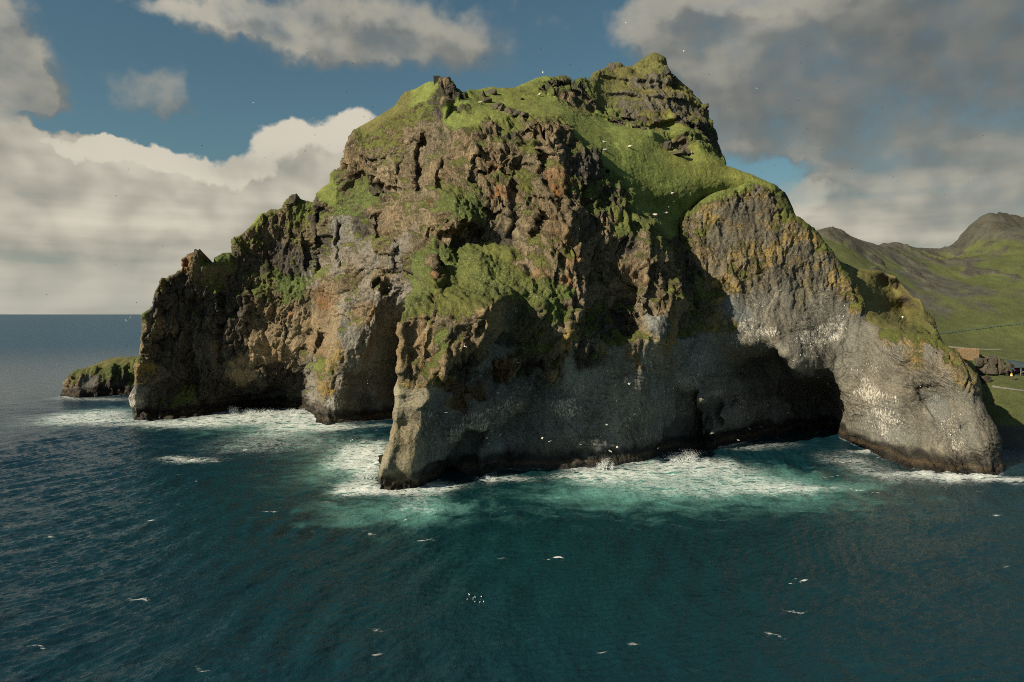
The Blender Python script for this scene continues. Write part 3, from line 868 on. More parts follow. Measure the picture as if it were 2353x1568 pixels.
    (1010, 1040, 218, 'G'), (1020, 1000, 219, 'G'), (1040, 1010, 221, 'W'), (1050, 970, 222, 'W'), (1005, 960, 216, 'G'), (1090, 980, 224, 'W'), (1130, 970, 227, 'W'), (1170, 935, 229, 'W'), (1100, 930, 226, 'G'), (1150, 900, 230, 'G'), (1200, 920, 232, 'G'), (1215, 890, 234, 'G'),
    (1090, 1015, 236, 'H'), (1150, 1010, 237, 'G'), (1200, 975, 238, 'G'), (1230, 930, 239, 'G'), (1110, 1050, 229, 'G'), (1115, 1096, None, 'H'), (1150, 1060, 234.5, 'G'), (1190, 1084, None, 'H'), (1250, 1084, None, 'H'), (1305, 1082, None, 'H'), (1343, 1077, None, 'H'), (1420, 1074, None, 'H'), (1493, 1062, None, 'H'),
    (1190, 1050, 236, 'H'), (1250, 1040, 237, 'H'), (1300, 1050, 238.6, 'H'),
    # shaded side face
    (1040, 880, 224, 'O'), (1060, 930, 229, 'O'), (1100, 900, 228, 'O'), (1160, 850, 231, 'O'), (1050, 860, 221, 'D'), (1110, 850, 229, 'G'), (1140, 810, 228, 'G'), (1160, 780, 230, 'D'), (1080, 830, 219, 'D'),
    (1165, 730, 231, 'V'), (1200, 760, 236, 'V'), (1230, 800, 238, 'V'), (1200, 830, 236, 'M'), (1240, 850, 239, 'D'), (1220, 740, 233, 'V'), (1265, 770, 236, 'V'), (1275, 730, 233, 'V'), (1265, 860, 237, 'Y'), (1290, 845, 238, 'M'), (1240, 880, 240, 'G'), (1270, 900, 240, 'G'),
    (1300, 760, 233, 'Y'), (1310, 800, 235, 'Y'), (1340, 750, 238, 'M'), (1380, 780, 240, 'Y'), (1400, 740, 247, 'D'), (1360, 730, 244, 'D'), (1350, 820, 240, 'D'), (1320, 850, 240, 'G'), (1300, 900, 241, 'G'), (1280, 950, 237.5, 'W'), (1310, 960, 239, 'W'), (1350, 900, 242.5, 'G'), (1340, 960, 240.5, 'G'), (1400, 870, 246, 'G'), (1400, 940, 244.5, 'G'),
    (1260, 1000, 236, 'G'), (1340, 1010, 239, 'G'), (1400, 1010, 242.5, 'G'), (1450, 950, 250, 'G'), (1450, 1010, 250, 'G'), (1500, 980, 257, 'G'), (1470, 890, 250, 'G'), (1430, 830, 249, 'G'), (1520, 930, 258, 'G'), (1180, 1000, -1, 'G'), (1420, 1050, -1, 'H'),
    # buttress between the gully and the face
    (1440, 640, 258, 'B'), (1400, 680, 254, 'B'), (1380, 690, 256, 'M'), (1430, 700, 260, 'D'), (1470, 640, 256, 'B'), (1500, 650, 254, 'B'), (1530, 640, 256, 'B'), (1555, 680, 255, 'B'), (1520, 700, 251, 'B'), (1490, 690, 253, 'B'), (1540, 610, 260, 'B'),
    (1450, 740, 250, 'B'), (1445, 790, 247, 'Y'), (1480, 770, 248, 'Y'), (1460, 820, 247, 'Y'), (1520, 750, 249, 'G'), (1550, 730, 254, 'Y'), (1570, 710, 257, 'Y'), (1540, 780, 252, 'Y'), (1500, 820, 251, 'L'), (1430, 760, 255, 'D'), (1420, 720, 255, 'D'),
    # gully with its shaded grass
    (1468, 478, 284, 'S'), (1500, 480, 296, 'S'), (1530, 495, 299, 'S'), (1540, 520, 296, 'S'), (1555, 560, 290, 'D'), (1570, 600, 286, 'D'), (1580, 650, 280, 'D'), (1590, 700, 276, 'M'), (1600, 750, 274, 'M'), (1595, 790, 270, 'G'), (1570, 790, 262, 'G'), (1575, 750, 266, 'D'),
    # behind the right wall (hidden)
    (1600, 520, 322, 'B'), (1610, 700, 306, 'B'), (1610, 900, 296, 'G'), (1610, 1040, 296, 'G'), (1700, 520, 334, 'B'), (1700, 800, 350, 'B'), (1700, 1030, 350, 'H'), (1800, 500, 338, 'B'), (1800, 800, 352, 'B'), (1800, 1020, 352, 'H'), (1830, 640, 340, 'B'),
    (1600, 455, 313, 'S'), (1640, 432, 318, 'S'), (1575, 480, 308, 'S'), (1550, 480, 306, 'S'), (1700, 420, 323, 'S'), (1715, 408, 326, 'S'), (1790, 440, 325, 'S'),
    # grass slope
    (1100, 215, 318, 'S'), (1130, 200, 328, 'S'), (1180, 210, 327, 'S'), (1150, 235, 312, 'S'), (1200, 230, 318, 'S'), (1120, 240, 305, 'S'), (1250, 230, 324, 'S'), (1230, 190, 340, 'S'), (1250, 260, 295, 'S'), (1300, 260, 304, 'S'), (1320, 300, 290, 'S'), (1350, 290, 303, 'S'), (1345, 325, 287, 'S'), (1380, 340, 288, 'S'), (1392, 372, 283, 'S'), (1400, 320, 301, 'S'),
    (1430, 390, 286, 'S'), (1455, 430, 284, 'S'), (1480, 455, 287, 'S'), (1450, 340, 304, 'S'), (1500, 400, 298, 'S'), (1520, 450, 296, 'S'), (1560, 440, 303, 'S'), (1550, 380, 314, 'S'), (1500, 340, 322, 'S'), (1600, 400, 316, 'S'), (1650, 400, 324, 'S'), (1680, 395, 330, 'S'), (1720, 400, 327, 'S'), (1750, 412, 324, 'S'), (1780, 430, 321, 'S'), (1620, 375, 325, 'S'),
    (1400, 285, 328, 'S'), (1370, 268, 334, 'S'), (1450, 300, 330, 'S'), (1500, 300, 333, 'S'), (1560, 335, 333, 'S'), (1600, 345, 338, 'S'), (1630, 360, 338, 'S'), (1540, 345, 330, 'K'), (1560, 350, 329, 'K'), (1620, 330, 346, 'V'), (1580, 300, 344, 'V'), (1540, 285, 342, 'S'),
    # peak and the crag beside it
    (1250, 180, 344, 'S'), (1290, 178, 345, 'M'), (1260, 190, 342, 'D'), (1300, 190, 343, 'D'), (1290, 205, 338, 'D'), (1340, 180, 349, 'D'), (1330, 215, 338, 'K'), (1350, 235, 337, 'K'), (1320, 240, 333, 'K'), (1350, 255, 335, 'K'), (1368, 240, 342, 'D'), (1310, 225, 334, 'B'),
    (1385, 200, 360, 'R'), (1390, 240, 352, 'R'), (1410, 260, 346, 'M'), (1400, 150, 372, 'K'), (1420, 165, 370, 'R'), (1450, 165, 370, 'R'), (1480, 150, 372, 'R'), (1508, 125, 373, 'R'), (1525, 130, 373, 'R'), (1500, 180, 364, 'K'), (1535, 165, 370, 'D'), (1545, 185, 368, 'M'), (1430, 200, 362, 'R'), (1460, 200, 360, 'K'),
    (1440, 225, 353, 'K'), (1500, 220, 352, 'K'), (1550, 215, 358, 'K'), (1580, 205, 366, 'R'), (1610, 235, 364, 'R'), (1430, 255, 347, 'K'), (1500, 250, 345, 'K'), (1560, 250, 349, 'K'), (1600, 260, 354, 'K'), (1625, 265, 360, 'M'), (1450, 275, 339, 'K'), (1500, 272, 340, 'R'), (1560, 275, 343, 'K'), (1600, 290, 346, 'D'), (1630, 300, 352, 'D'), (1640, 340, 350, 'D'), (1655, 355, 354, 'D'), (1645, 300, 357, 'D'), (1440, 270, 338, 'D'), (1480, 285, 335, 'D'),
]
HEAD_SKY = [
    (294, 985, 345), (294, 966, 345), (289, 915, 345), (303, 888, 345), (303, 843, 345), (315, 818, 346), (317, 724, 347), (341, 705, 348), (347, 675, 349), (359, 643, 349), (386, 634, 351), (408, 618, 352), (411, 593, 352), (430, 580, 353), (447, 579, 353), (452, 571, 353), (460, 606, 354), (487, 602, 358), (490, 593, 359), (509, 580, 361), (528, 581, 363),
    (528, 549, 365), (569, 522, 369), (591, 491, 371), (618, 481, 372), (643, 477, 373), (652, 457, 373), (665, 446, 373), (681, 443, 373), (687, 455, 373), (715, 463, 370), (722, 445, 367), (737, 428, 362), (754, 417, 358), (755, 396, 356), (775, 382, 352), (782, 361, 349), (785, 337, 348), (797, 309, 346), (809, 295, 344),
    (843, 276, 340), (874, 257, 335), (903, 239, 331), (919, 217, 329), (929, 206, 328), (954, 199, 324), (985, 182, 318), (1004, 179, 311), (1015, 170, 309), (1022, 174, 308), (1030, 171, 308), (1037, 184, 307), (1051, 198, 307), (1064, 202, 309), (1080, 202, 320), (1100, 201, 326), (1130, 194, 331), (1143, 197, 332), (1180, 197, 336), (1194, 191, 338), (1232, 175, 345), (1250, 170, 347),
    (1281, 170, 348), (1312, 174, 349), (1315, 183, 349), (1326, 175, 351), (1340, 170, 352), (1354, 178, 355), (1363, 164, 362), (1385, 152, 368), (1399, 146, 373), (1402, 135, 374), (1408, 140, 374), (1424, 140, 374), (1438, 149, 374), (1455, 147, 374), (1476, 131, 375), (1500, 117, 376), (1508, 115, 376), (1533, 129, 375), (1543, 158, 374), (1560, 180, 372), (1585, 200, 371), (1612, 227, 369), (1630, 262, 366), (1640, 290, 363), (1655, 325, 360), (1663, 345, 359), (1667, 371, 357),
    (1674, 377, 340), (1694, 383, 335), (1731, 396, 330), (1768, 413, 326), (1789, 423, 324), (1799, 436, 323), (1803, 454, 321), (1814, 473, 319), (1818, 488, 318),     (1834, 498, 320), (1850, 700, 345), (1850, 1110, 352),
]
HEAD_SKY = [(u, v, 290 + (Y - 290) * .58) if 1670 < u < 1840 and v < 520 else (u, v, Y) for u, v, Y in HEAD_SKY]
for u, v, Y in HEAD_SKY[1:-2]:
    HEAD.append((u, v + 1, Y - 1.5, '-'))
# the trunk's hidden far side
for u, v, Y in ((909, 718, 222), (906, 780, 219), (903, 850, 217), (899, 900, 216), (893, 950, 214), (886, 1000, 212), (872, 1050, 210), (860, 1088, 209), (853, 1110, 208)):
    x, y, z = at(u, v, Y)
    HEAD.append((0, 0, 0, ('xyz', x - 2.2, Y + 45, z)))
    HEAD.append((0, 0, 0, ('xyz', x - 5.0, 336, z)))


def _resolve(pts):
    out = []
    for p in pts:
        if isinstance(p[3], tuple):
            _, x, y, z = p[3]
            dd = Matrix.Rotation(PITCH, 3, 'X') @ Vector((x, y, z - CAMH))
            out.append((CU + FOC * dd.x / dd.y, CV - FOC * dd.z / dd.y, y, '-'))
        else:
            out.append(p)
    return out


HEAD = _resolve(HEAD)
TURN = math.radians(28)


def head_feats(X, Y, Z):
    # layered lava of the summit crag: hard beds stand out, soft ones are cut back
    px, _, pz = at(1500, 240, 350)
    wgt = sstep(34, 14, np.abs(X - px - 4)) * sstep(30, 20, np.abs(Z - pz - 2))
    zz = Z + 2.6 * pn2(X / 13, Z / 20, 3) + .9 * pn2(X / 4, Z / 6, 4) + (X - px) * .10
    wgt = wgt * np.clip(.62 + .9 * pn2(X / 7, Z / 5, 9), .1, 1.1)
    beds = np.tanh(4 * pn2(np.zeros_like(X), zz / 3.6, 8) + .6 * pn2(X / 9, zz / 3, 4))
    return Y - 2.4 * wgt * beds


HEAD_SCARPS = [
    ([(966, 1121), (970, 1090), (986, 1065), (1020, 1063), (1043, 1040), (1059, 1013), (1089, 998), (1132, 994), (1170, 967), (1205, 948), (1224, 901), (1236, 855)], 7.0, 9.0, .8),
    ([(1108, 1116), (1108, 1075), (1107, 1034)], 5.0, 8.0, .7),
    ([(955, 955), (975, 940), (997, 917), (1028, 898)], 2.2, 6.0, .8),
    ([(1025, 880), (1045, 850), (1065, 835), (1100, 815), (1125, 790), (1145, 760), (1152, 725), (1135, 690)], 7.0, 11.0, .9),
    ([(1305, 735), (1330, 728), (1350, 712), (1354, 660), (1351, 600), (1345, 552)], 4.0, 9.0, 1.0),
    ([(1315, 500), (1303, 450), (1298, 400), (1291, 350), (1283, 310), (1277, 284)], 2.5, 8.0, .9),
    ([(980, 522), (1010, 538), (1040, 524), (1075, 508), (1098, 528), (1135, 545)], 7.0, 6.0, .8),
    ([(490, 940), (525, 918), (560, 912), (600, 906), (630, 890), (640, 866), (670, 852), (692, 866), (706, 890), (714, 930)], 8.0, 9.0, 1.0),
    ([(784, 965), (800, 905), (833, 845), (850, 802), (870, 762), (892, 720)], 4.5, 14.0, 1.6),
    ([(1015, 905), (1025, 888), (1060, 868), (1110, 858), (1160, 850), (1175, 880)], 3.0, 5.0, .7),
    ([(1512, 1050), (1530, 1006), (1556, 965), (1590, 935)], 6.0, 8.0, 1.2),
    ([(1455, 780), (1448, 740), (1470, 715), (1500, 722)], 3.0, 5.0, .8),
    ([(1372, 745), (1400, 712), (1440, 722), (1450, 760)], 3.5, 6.0, 1.0),
    ([(1025, 280), (1028, 250), (1035, 225), (1030, 190)], 3.5, 6.0, .7),
    ([(930, 340), (945, 320), (955, 290), (985, 240)], -2.5, 6.0, .8),
    ([(1020, 690), (1012, 650), (1000, 610), (995, 580)], 6.0, 7.0, .7),
    ([(315, 965), (318, 930), (322, 890)], 3.0, 3.0, .6),
    ([(1305, 205), (1335, 212), (1362, 232), (1372, 262)], 3.5, 5.0, .8),
    ([(1240, 185), (1275, 192), (1313, 188)], 3.5, 4.0, .6),
    ([(1370, 258), (1420, 278), (1470, 288), (1560, 268), (1605, 300), (1640, 345)], 3.0, 4.0, .8),
    ([(780, 372), (830, 405), (880, 425), (930, 440)], 2.5, 5.0, .7),
    ([(1150, 350), (1190, 375), (1240, 380)], 2.5, 4.0, .7), ([(1090, 395), (1130, 375), (1180, 400)], 2.5, 4.0, .7), ([(1200, 455), (1260, 450), (1300, 470)], 2.5, 4.0, .7), ([(1110, 470), (1150, 480), (1210, 520)], 3.0, 5.0, .7),
]
HEAD_SCARPS += [
    ([(955, 440), (950, 390), (957, 340), (975, 300)], 4.5, 5.0, .7), ([(905, 425), (915, 380), (935, 350)], 3.0, 4.0, .7), ([(1000, 440), (1005, 400), (1015, 350)], 3.0, 6.0, .7), ([(1075, 425), (1085, 380), (1100, 335)], 3.0, 5.0, .7),
    ([(1175, 470), (1170, 420), (1185, 380), (1195, 340)], 3.5, 5.0, .7), ([(1240, 430), (1235, 380), (1250, 330)], 3.0, 5.0, .7), ([(1215, 560), (1225, 520), (1245, 480)], 3.5, 6.0, .7), ([(1160, 560), (1175, 520), (1180, 480)], 3.0, 5.0, .7),
    ([(870, 560), (860, 520), (850, 480)], 3.0, 5.0, .7), ([(780, 620), (770, 560), (775, 500)], 4.0, 6.0, .8), ([(905, 640), (900, 590), (915, 540)], 3.0, 6.0, .7),
    ([(975, 860), (980, 800), (990, 750)], 1.4, 4.0, .6), ([(1020, 850), (1035, 790), (1040, 740)], 1.3, 5.0, .6), ([(1090, 800), (1100, 750), (1095, 715)], 1.2, 4.0, .6), ([(935, 860), (940, 800), (938, 750)], 1.2, 3.5, .6),
    ([(420, 900), (415, 820), (425, 740), (430, 670)], 5.0, 8.0, .9), ([(500, 860), (495, 780), (505, 700), (500, 640)], 4.0, 7.0, .9), ([(560, 780), (565, 700), (575, 640)], 3.5, 6.0, .8), ([(620, 640), (610, 590), (600, 540)], 3.0, 5.0, .7),
    ([(690, 640), (700, 590), (695, 530)], 3.0, 5.0, .7), ([(720, 640), (725, 560), (727, 475)], 4.5, 6.0, .7), ([(360, 820), (365, 740), (375, 680)], 3.5, 6.0, .8), ([(650, 830), (655, 770), (650, 720)], 2.5, 5.0, .8), ([(715, 860), (722, 800), (735, 750)], 3.0, 5.0, .8),
    ([(1485, 725), (1490, 660), (1500, 600)], 3.5, 5.0, .7), ([(1530, 690), (1528, 640), (1535, 590)], 3.0, 5.0, .7), ([(1320, 520), (1335, 470), (1345, 420)], 2.0, 5.0, .8), ([(1280, 640), (1290, 600), (1285, 560)], 3.0, 5.0, .7),
    ([(800, 352), (840, 362), (890, 360), (925, 345)], 2.0, 3.0, .6), ([(795, 395), (835, 408), (880, 405)], 1.8, 3.0, .6), ([(1195, 290), (1225, 300), (1262, 292)], 2.5, 4.0, .7), ([(1210, 405), (1250, 412), (1280, 400)], 2.0, 3.0, .6),
]
HEAD_PITS = [(887, 662, 2.6, 6), (868, 418, 1.8, 4), (862, 655, 2.0, 2.5), (1008, 880, 1.0, 2), (655, 745, 1.6, 3), (930, 605, 1.6, 4), (1395, 395, 1.0, 3)]

def nearer(pts, sel):
    return [(u, v, 290 + (Y - 290) * .58, k) if (Y is not None and Y > 290 and k not in 'DKRM-' and sel(u, v)) else (u, v, Y, k) for u, v, Y, k in pts]


HEAD = nearer(HEAD, lambda u, v: u > 1440 and 290 < v < 520)
headland = tag(empty('headland', (0, 300, 0)), 'great grassy sea cliff with a grey arched trunk standing in the surf', kind='structure')
face, HI = relief_body('cliff_face', HEAD, HEAD_SKY, (-186.0, 124.0), (-4.0, 206.0), 0.36, parent=headland, feats=head_feats, scarps=HEAD_SCARPS, pits=HEAD_PITS)
face.location = (0, -300, 0)

# the right wall, its cave and the hind leg: a face turned to the left, surveyed in a frame turned by TURN
RIGHT = [
    (1540, 520, 312, 'B'), (1540, 700, 290, 'B'), (1545, 900, 275, 'G'), (1545, 1052, None, 'G'), (1560, 600, 296, 'D'), (1565, 800, 274, 'D'), (1570, 950, 268, 'G'),
    (1580, 620, 290, 'D'), (1585, 720, 278, 'D'), (1595, 790, 271, 'G'), (1570, 560, 300, 'M'),
    # right wall
    (1550, 480, 306, 'S'), (1575, 480, 306, 'M'), (1600, 450, 312, 'S'), (1640, 430, 316, 'S'), (1590, 500, 303, 'Y'), (1610, 470, 307, 'Y'), (1590, 540, 297, 'Y'), (1620, 500, 303, 'Y'), (1640, 480, 306, 'U'), (1660, 450, 311, 'M'), (1690, 440, 314, 'M'), (1700, 420, 320, 'S'), (1715, 410, 324, 'S'),
    (1690, 480, 308, 'U'), (1720, 430, 319, 'Y'), (1740, 430, 320, 'U'), (1770, 440, 318, 'Y'), (1790, 450, 318, 'D'), (1800, 480, 315, 'M'), (1760, 480, 312, 'U'), (1720, 520, 304, 'U'), (1680, 540, 299, 'U'), (1640, 560, 295, 'U'), (1760, 540, 302, 'U'), (1800, 520, 309, 'Y'), (1830, 530, 309, 'Y'), (1850, 545, 309, 'Y'), (1860, 525, 312, 'M'),
    (1610, 590, 290, 'Y'), (1650, 610, 290, 'U'), (1700, 590, 293, 'Y'), (1740, 590, 294, 'Y'), (1790, 575, 298, 'Y'), (1840, 580, 302, 'U'), (1880, 580, 305, 'Y'), (1890, 610, 303, 'U'), (1910, 620, 302, 'Y'), (1920, 650, 298, 'Y'), (1850, 630, 296, 'U'), (1800, 620, 293, 'U'), (1750, 640, 289, 'U'), (1700, 640, 287, 'Y'), (1650, 660, 284, 'Y'), (1620, 640, 286, 'Y'),
    (1610, 690, 279, 'Y'), (1640, 710, 279, 'Y'), (1690, 700, 281, 'G'), (1750, 690, 283, 'L'), (1800, 670, 288, 'L'), (1850, 680, 291, 'U'), (1900, 680, 294, 'L'), (1945, 680, 294, 'Y'), (1930, 710, 291, 'L'), (1965, 720, 290, 'Y'), (1980, 740, 287, 'L'),
    (1620, 750, 275, 'Y'), (1670, 750, 276, 'Y'), (1720, 745, 277, 'W'), (1770, 730, 279, 'L'), (1820, 730, 282, 'L'), (1870, 740, 284, 'L'), (1910, 760, 284, 'W'), (1860, 780, 280, 'W'), (1700, 780, 275, 'W'), (1650, 790, 273, 'L'), (1760, 770, 276, 'W'), (1810, 770, 278, 'L'),
    # brow over the cave and the great nose
    (1600, 820, 270, 'G'), (1640, 820, 273, 'G'), (1690, 812, 275, 'L'), (1740, 800, 276, 'L'), (1785, 800, 275, 'L'), (1800, 815, 272, 'L'), (1830, 835, 273, 'L'), (1860, 850, 276, 'L'), (1890, 830, 278, 'L'), (1915, 860, 279, 'L'), (1930, 900, 280, 'L'), (1940, 950, 281, 'L'), (1950, 990, 282, 'L'), (1960, 1022, None, 'D'),
    (1820, 855, 281, 'G'), (1850, 870, 285, 'H'),
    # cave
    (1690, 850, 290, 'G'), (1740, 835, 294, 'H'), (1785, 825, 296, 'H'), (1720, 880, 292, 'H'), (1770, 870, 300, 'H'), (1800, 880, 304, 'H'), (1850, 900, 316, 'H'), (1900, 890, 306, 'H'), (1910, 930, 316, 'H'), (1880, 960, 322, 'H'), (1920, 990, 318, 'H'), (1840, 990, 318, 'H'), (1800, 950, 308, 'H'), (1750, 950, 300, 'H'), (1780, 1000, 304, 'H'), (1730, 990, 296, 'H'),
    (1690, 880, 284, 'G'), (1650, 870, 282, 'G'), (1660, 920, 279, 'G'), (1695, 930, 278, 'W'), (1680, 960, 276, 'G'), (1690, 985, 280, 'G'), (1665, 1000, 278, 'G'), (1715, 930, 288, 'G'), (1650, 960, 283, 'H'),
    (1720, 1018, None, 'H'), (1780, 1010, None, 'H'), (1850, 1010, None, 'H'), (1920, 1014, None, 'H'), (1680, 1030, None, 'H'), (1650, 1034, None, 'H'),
    (1627, 870, 269, 'G'), (1625, 920, 264, 'W'), (1626, 970, 262, 'W'), (1628, 1010, 261.5, 'W'), (1628, 1043, None, 'D'), (1645, 940, 280, 'H'), (1645, 1000, 282, 'H'), (1607, 960, 274, 'H'), (1605, 1000, 275, 'H'), (1604, 1046, None, 'H'),
    (1580, 900, 265, 'G'), (1560, 850, 262, 'G'), (1560, 950, 265, 'G'), (1530, 1000, 264, 'H'), (1570, 1010, 273, 'H'), (1540, 1054, None, 'H'), (1590, 870, 268, 'G'), (1520, 870, 256, 'G'),
    # hind leg
    (1990, 775, 276, 'L'), (2040, 768, 267, 'Y'), (2090, 772, 262, 'Y'), (2140, 780, 256, 'Y'), (1960, 800, 280, 'L'), (2000, 830, 271, 'L'), (2050, 820, 263, 'L'), (2100, 820, 257, 'Y'), (2150, 820, 252, 'L'), (2195, 825, 248, 'Y'), (1960, 880, 277, 'L'), (2000, 890, 269, 'W'), (2030, 930, 262, 'W'), (2050, 970, 258, 'W'), (1980, 910, 273, 'W'),
    (2060, 880, 261, 'L'), (2120, 880, 254, 'L'), (2180, 870, 247, 'L'), (2220, 860, 243, 'Y'), (2245, 890, 242, 'Y'), (1970, 960, 275, 'L'), (2000, 1000, 268, 'L'), (2040, 1030, 258, 'W'), (2080, 1000, 252, 'L'), (2100, 950, 257, 'L'), (2130, 930, 256, 'G'), (2150, 960, 250, 'G'), (2130, 990, 246, 'L'), (2190, 930, 245, 'L'), (2230, 930, 241, 'L'),
    (2000, 1043, None, 'D'), (2030, 1057, None, 'D'), (2080, 1075, None, 'D'), (2130, 1088, None, 'D'), (2190, 1093, None, 'D'), (2250, 1095, None, 'D'), (2300, 1096, None, 'D'),
    (2180, 990, 240, 'W'), (2200, 1030, 236, 'W'), (2170, 1040, 238, 'L'), (2240, 980, 237, 'L'), (2250, 1030, 233, 'L'), (2280, 1020, 233, 'L'), (2120, 1040, 244, 'L'), (2230, 1060, 233, 'L'), (2290, 1060, 231, 'L'),
]
RIGHT_SKY = [(1528, 1080, 285), (1528, 700, 300), (1535, 520, 316), (1550, 490, 312), (1580, 478, 309), (1600, 462, 313), (1625, 446, 316), (1650, 436, 320), (1690, 428, 322), (1712, 412, 326), (1745, 408, 326), (1775, 420, 325), (1797, 437, 323), (1803, 454, 321), (1814, 473, 319), (1818, 488, 318), (1834, 498, 317), (1861, 515, 315), (1876, 527, 314), (1886, 544, 312), (1913, 577, 309), (1930, 610, 306), (1954, 635, 302), (1971, 659, 299), (1988, 697, 294), (1992, 740, 286),
    (2030, 756, 274), (2090, 764, 266), (2157, 771, 259), (2178, 796, 254), (2192, 802, 252), (2216, 826, 249), (2247, 861, 246), (2257, 892, 245), (2260, 923, 243), (2274, 954, 241), (2294, 986, 239), (2305, 1017, 237), (2309, 1063, 235), (2313, 1096, 234), (2313, 1110, 234),
]
RIGHT_SKY = [(u, v, 290 + (Y - 290) * .58) if Y > 290 else (u, v, Y) for u, v, Y in RIGHT_SKY]
RIGHT = [(u, v, 290 + (Y - 290) * .58, k) if (Y is not None and Y > 290 and v < 720) else (u, v, Y, k) for u, v, Y, k in RIGHT]
for u, v, Y in RIGHT_SKY[3:-2]:
    RIGHT.append((u, v + 1, Y - 1.2, '-'))
RIGHT_SCARPS = [
    ([(1652, 960), (1656, 905), (1666, 872), (1690, 848), (1720, 832), (1750, 820), (1790, 806), (1802, 824), (1826, 850), (1852, 868), (1880, 852), (1902, 852), (1918, 875), (1926, 905), (1936, 945), (1948, 990), (1958, 1024)], 11.0, 26.0, .9),
    ([(1640, 1046), (1641, 1000), (1640, 940), (1645, 880)], 12.0, 7.0, .5),
    ([(1604, 890), (1610, 940), (1612, 1000), (1612, 1048)], 11.0, 8.0, .5),
    ([(1668, 1018), (1690, 1000), (1705, 970), (1718, 925), (1715, 890)], 5.0, 7.0, .7),
    ([(2085, 855), (2110, 905), (2135, 945), (2150, 1000)], -2.5, 6.0, 1.5),
    ([(2100, 895), (2140, 880), (2180, 905)], 2.0, 5.0, 1.2),
    ([(2150, 960), (2200, 985), (2240, 960)], 1.8, 5.0, 1.2),
    ([(1985, 745), (1972, 790), (1962, 840)], 2.0, 6.0, 1.2),
    ([(1800, 800), (1790, 770), (1795, 740)], 1.5, 6.0, 1.2),
]
rwall, RI = relief_body('arched_wall', RIGHT, RIGHT_SKY, (-92.0, 34.0), (-4.0, 122.0), 0.33, parent=headland, turn=TURN, close_depth=(24, 60), back_drop=.35, scarps=RIGHT_SCARPS)
rwall.location = (0, -300, 0)

SHO = [
    (1975, 690, 304, 'R'), (1985, 660, 314, 'R'), (2000, 640, 338, 'R'), (2030, 650, 350, 'R'), (2060, 662, 348, 'R'), (2000, 680, 314, 'R'), (2030, 690, 330, 'R'), (2055, 695, 342, 'R'), (2080, 705, 350, 'R'), (2055, 715, 334, 'R'), (2084, 735, 338, 'R'), (2025, 705, 318, 'R'),
    (2000, 715, 295, 'R'), (2000, 745, 287, 'R'), (2030, 735, 290, 'R'), (2050, 757, 275, 'R'), (2070, 750, 284, 'R'), (2100, 765, 270, 'R'), (2150, 778, 268, 'R'), (2160, 800, 268, 'B'), (2050, 780, 273, 'R'), (2100, 790, 269, 'B'),
    (2094, 700, 330, 'R'), (2098, 730, 318, 'R'), (2100, 750, 300, 'R'), (2112, 720, 309, 'R'), (2112, 745, 300, 'M'), (2125, 720, 305, 'M'), (2130, 740, 300, 'K'), (2130, 762, 288, 'M'), (2145, 765, 286, 'B'),
    (2150, 850, 268, 'B'), (2000, 850, 290, 'B'), (2150, 960, 268, 'D'), (2000, 960, 290, 'D'), (1930, 650, 320, 'R'),
]
SHO_SKY = [
    (1890, 1080, 320), (1890, 560, 345), (1930, 600, 345), (1967, 616, 345), (2000, 619, 343), (2021, 621, 342), (2058, 635, 338), (2091, 676, 328), (2100, 684, 324), (2114, 688, 318), (2130, 713, 312), (2143, 728, 306), (2153, 746, 300), (2159, 771, 294), (2170, 800, 285), (2175, 900, 276), (2175, 1060, 272),
]
for u, v, Y in SHO_SKY[1:]:
    SHO.append((u, v + 1, Y - 1, '-'))
shoulder, SI = relief_body('grassy_spur', SHO, SHO_SKY, (-46.0, 24.0), (27.0, 84.0), 0.45, parent=headland, close_depth=(10, 60), r_edge=2.5, turn=TURN)
shoulder.location = (0, -300, 0)

# ------------------------------------------------------------------ skerry on the left
ISL = [(135, 911, None, 'D'), (160, 916, None, 'D'), (165, 914, None, 'D'), (220, 912, None, 'D'), (290, 908, None, 'D'), (330, 905, None, 'D'),
       (140, 890, 448, 'B'), (165, 880, 447, 'B'), (200, 880, 452, 'H'), (260, 880, 458, 'D'), (160, 855, 452, 'B'), (200, 850, 456, 'B'), (260, 845, 462, 'D'), (220, 838, 470, 'R'), (260, 828, 480, 'R'), (240, 835, 474, 'R'), (300, 826, 484, 'R'), (300, 850, 466, 'M'), (330, 870, 466, 'D')]
ISL_SKY = [(131, 930, 450), (132, 908, 450), (141, 889, 452), (155, 862, 456), (165, 850, 460), (190, 848, 466), (215, 838, 474), (245, 825, 484), (270, 820, 490), (310, 820, 492), (340, 822, 490), (360, 860, 485), (375, 930, 480)]
for u, v, Y in ISL_SKY[1:-1]:
    ISL.append((u, v + 1, Y - 1, '-'))
islet, II = relief_body('islet', ISL, ISL_SKY, (-290.0, -205.0), (-4.0, 30.0), 0.6, close_depth=(14, 40), r_edge=3.0)
tag(islet, 'low dark skerry with a grassy top behind the left end of the cliff', kind='structure')


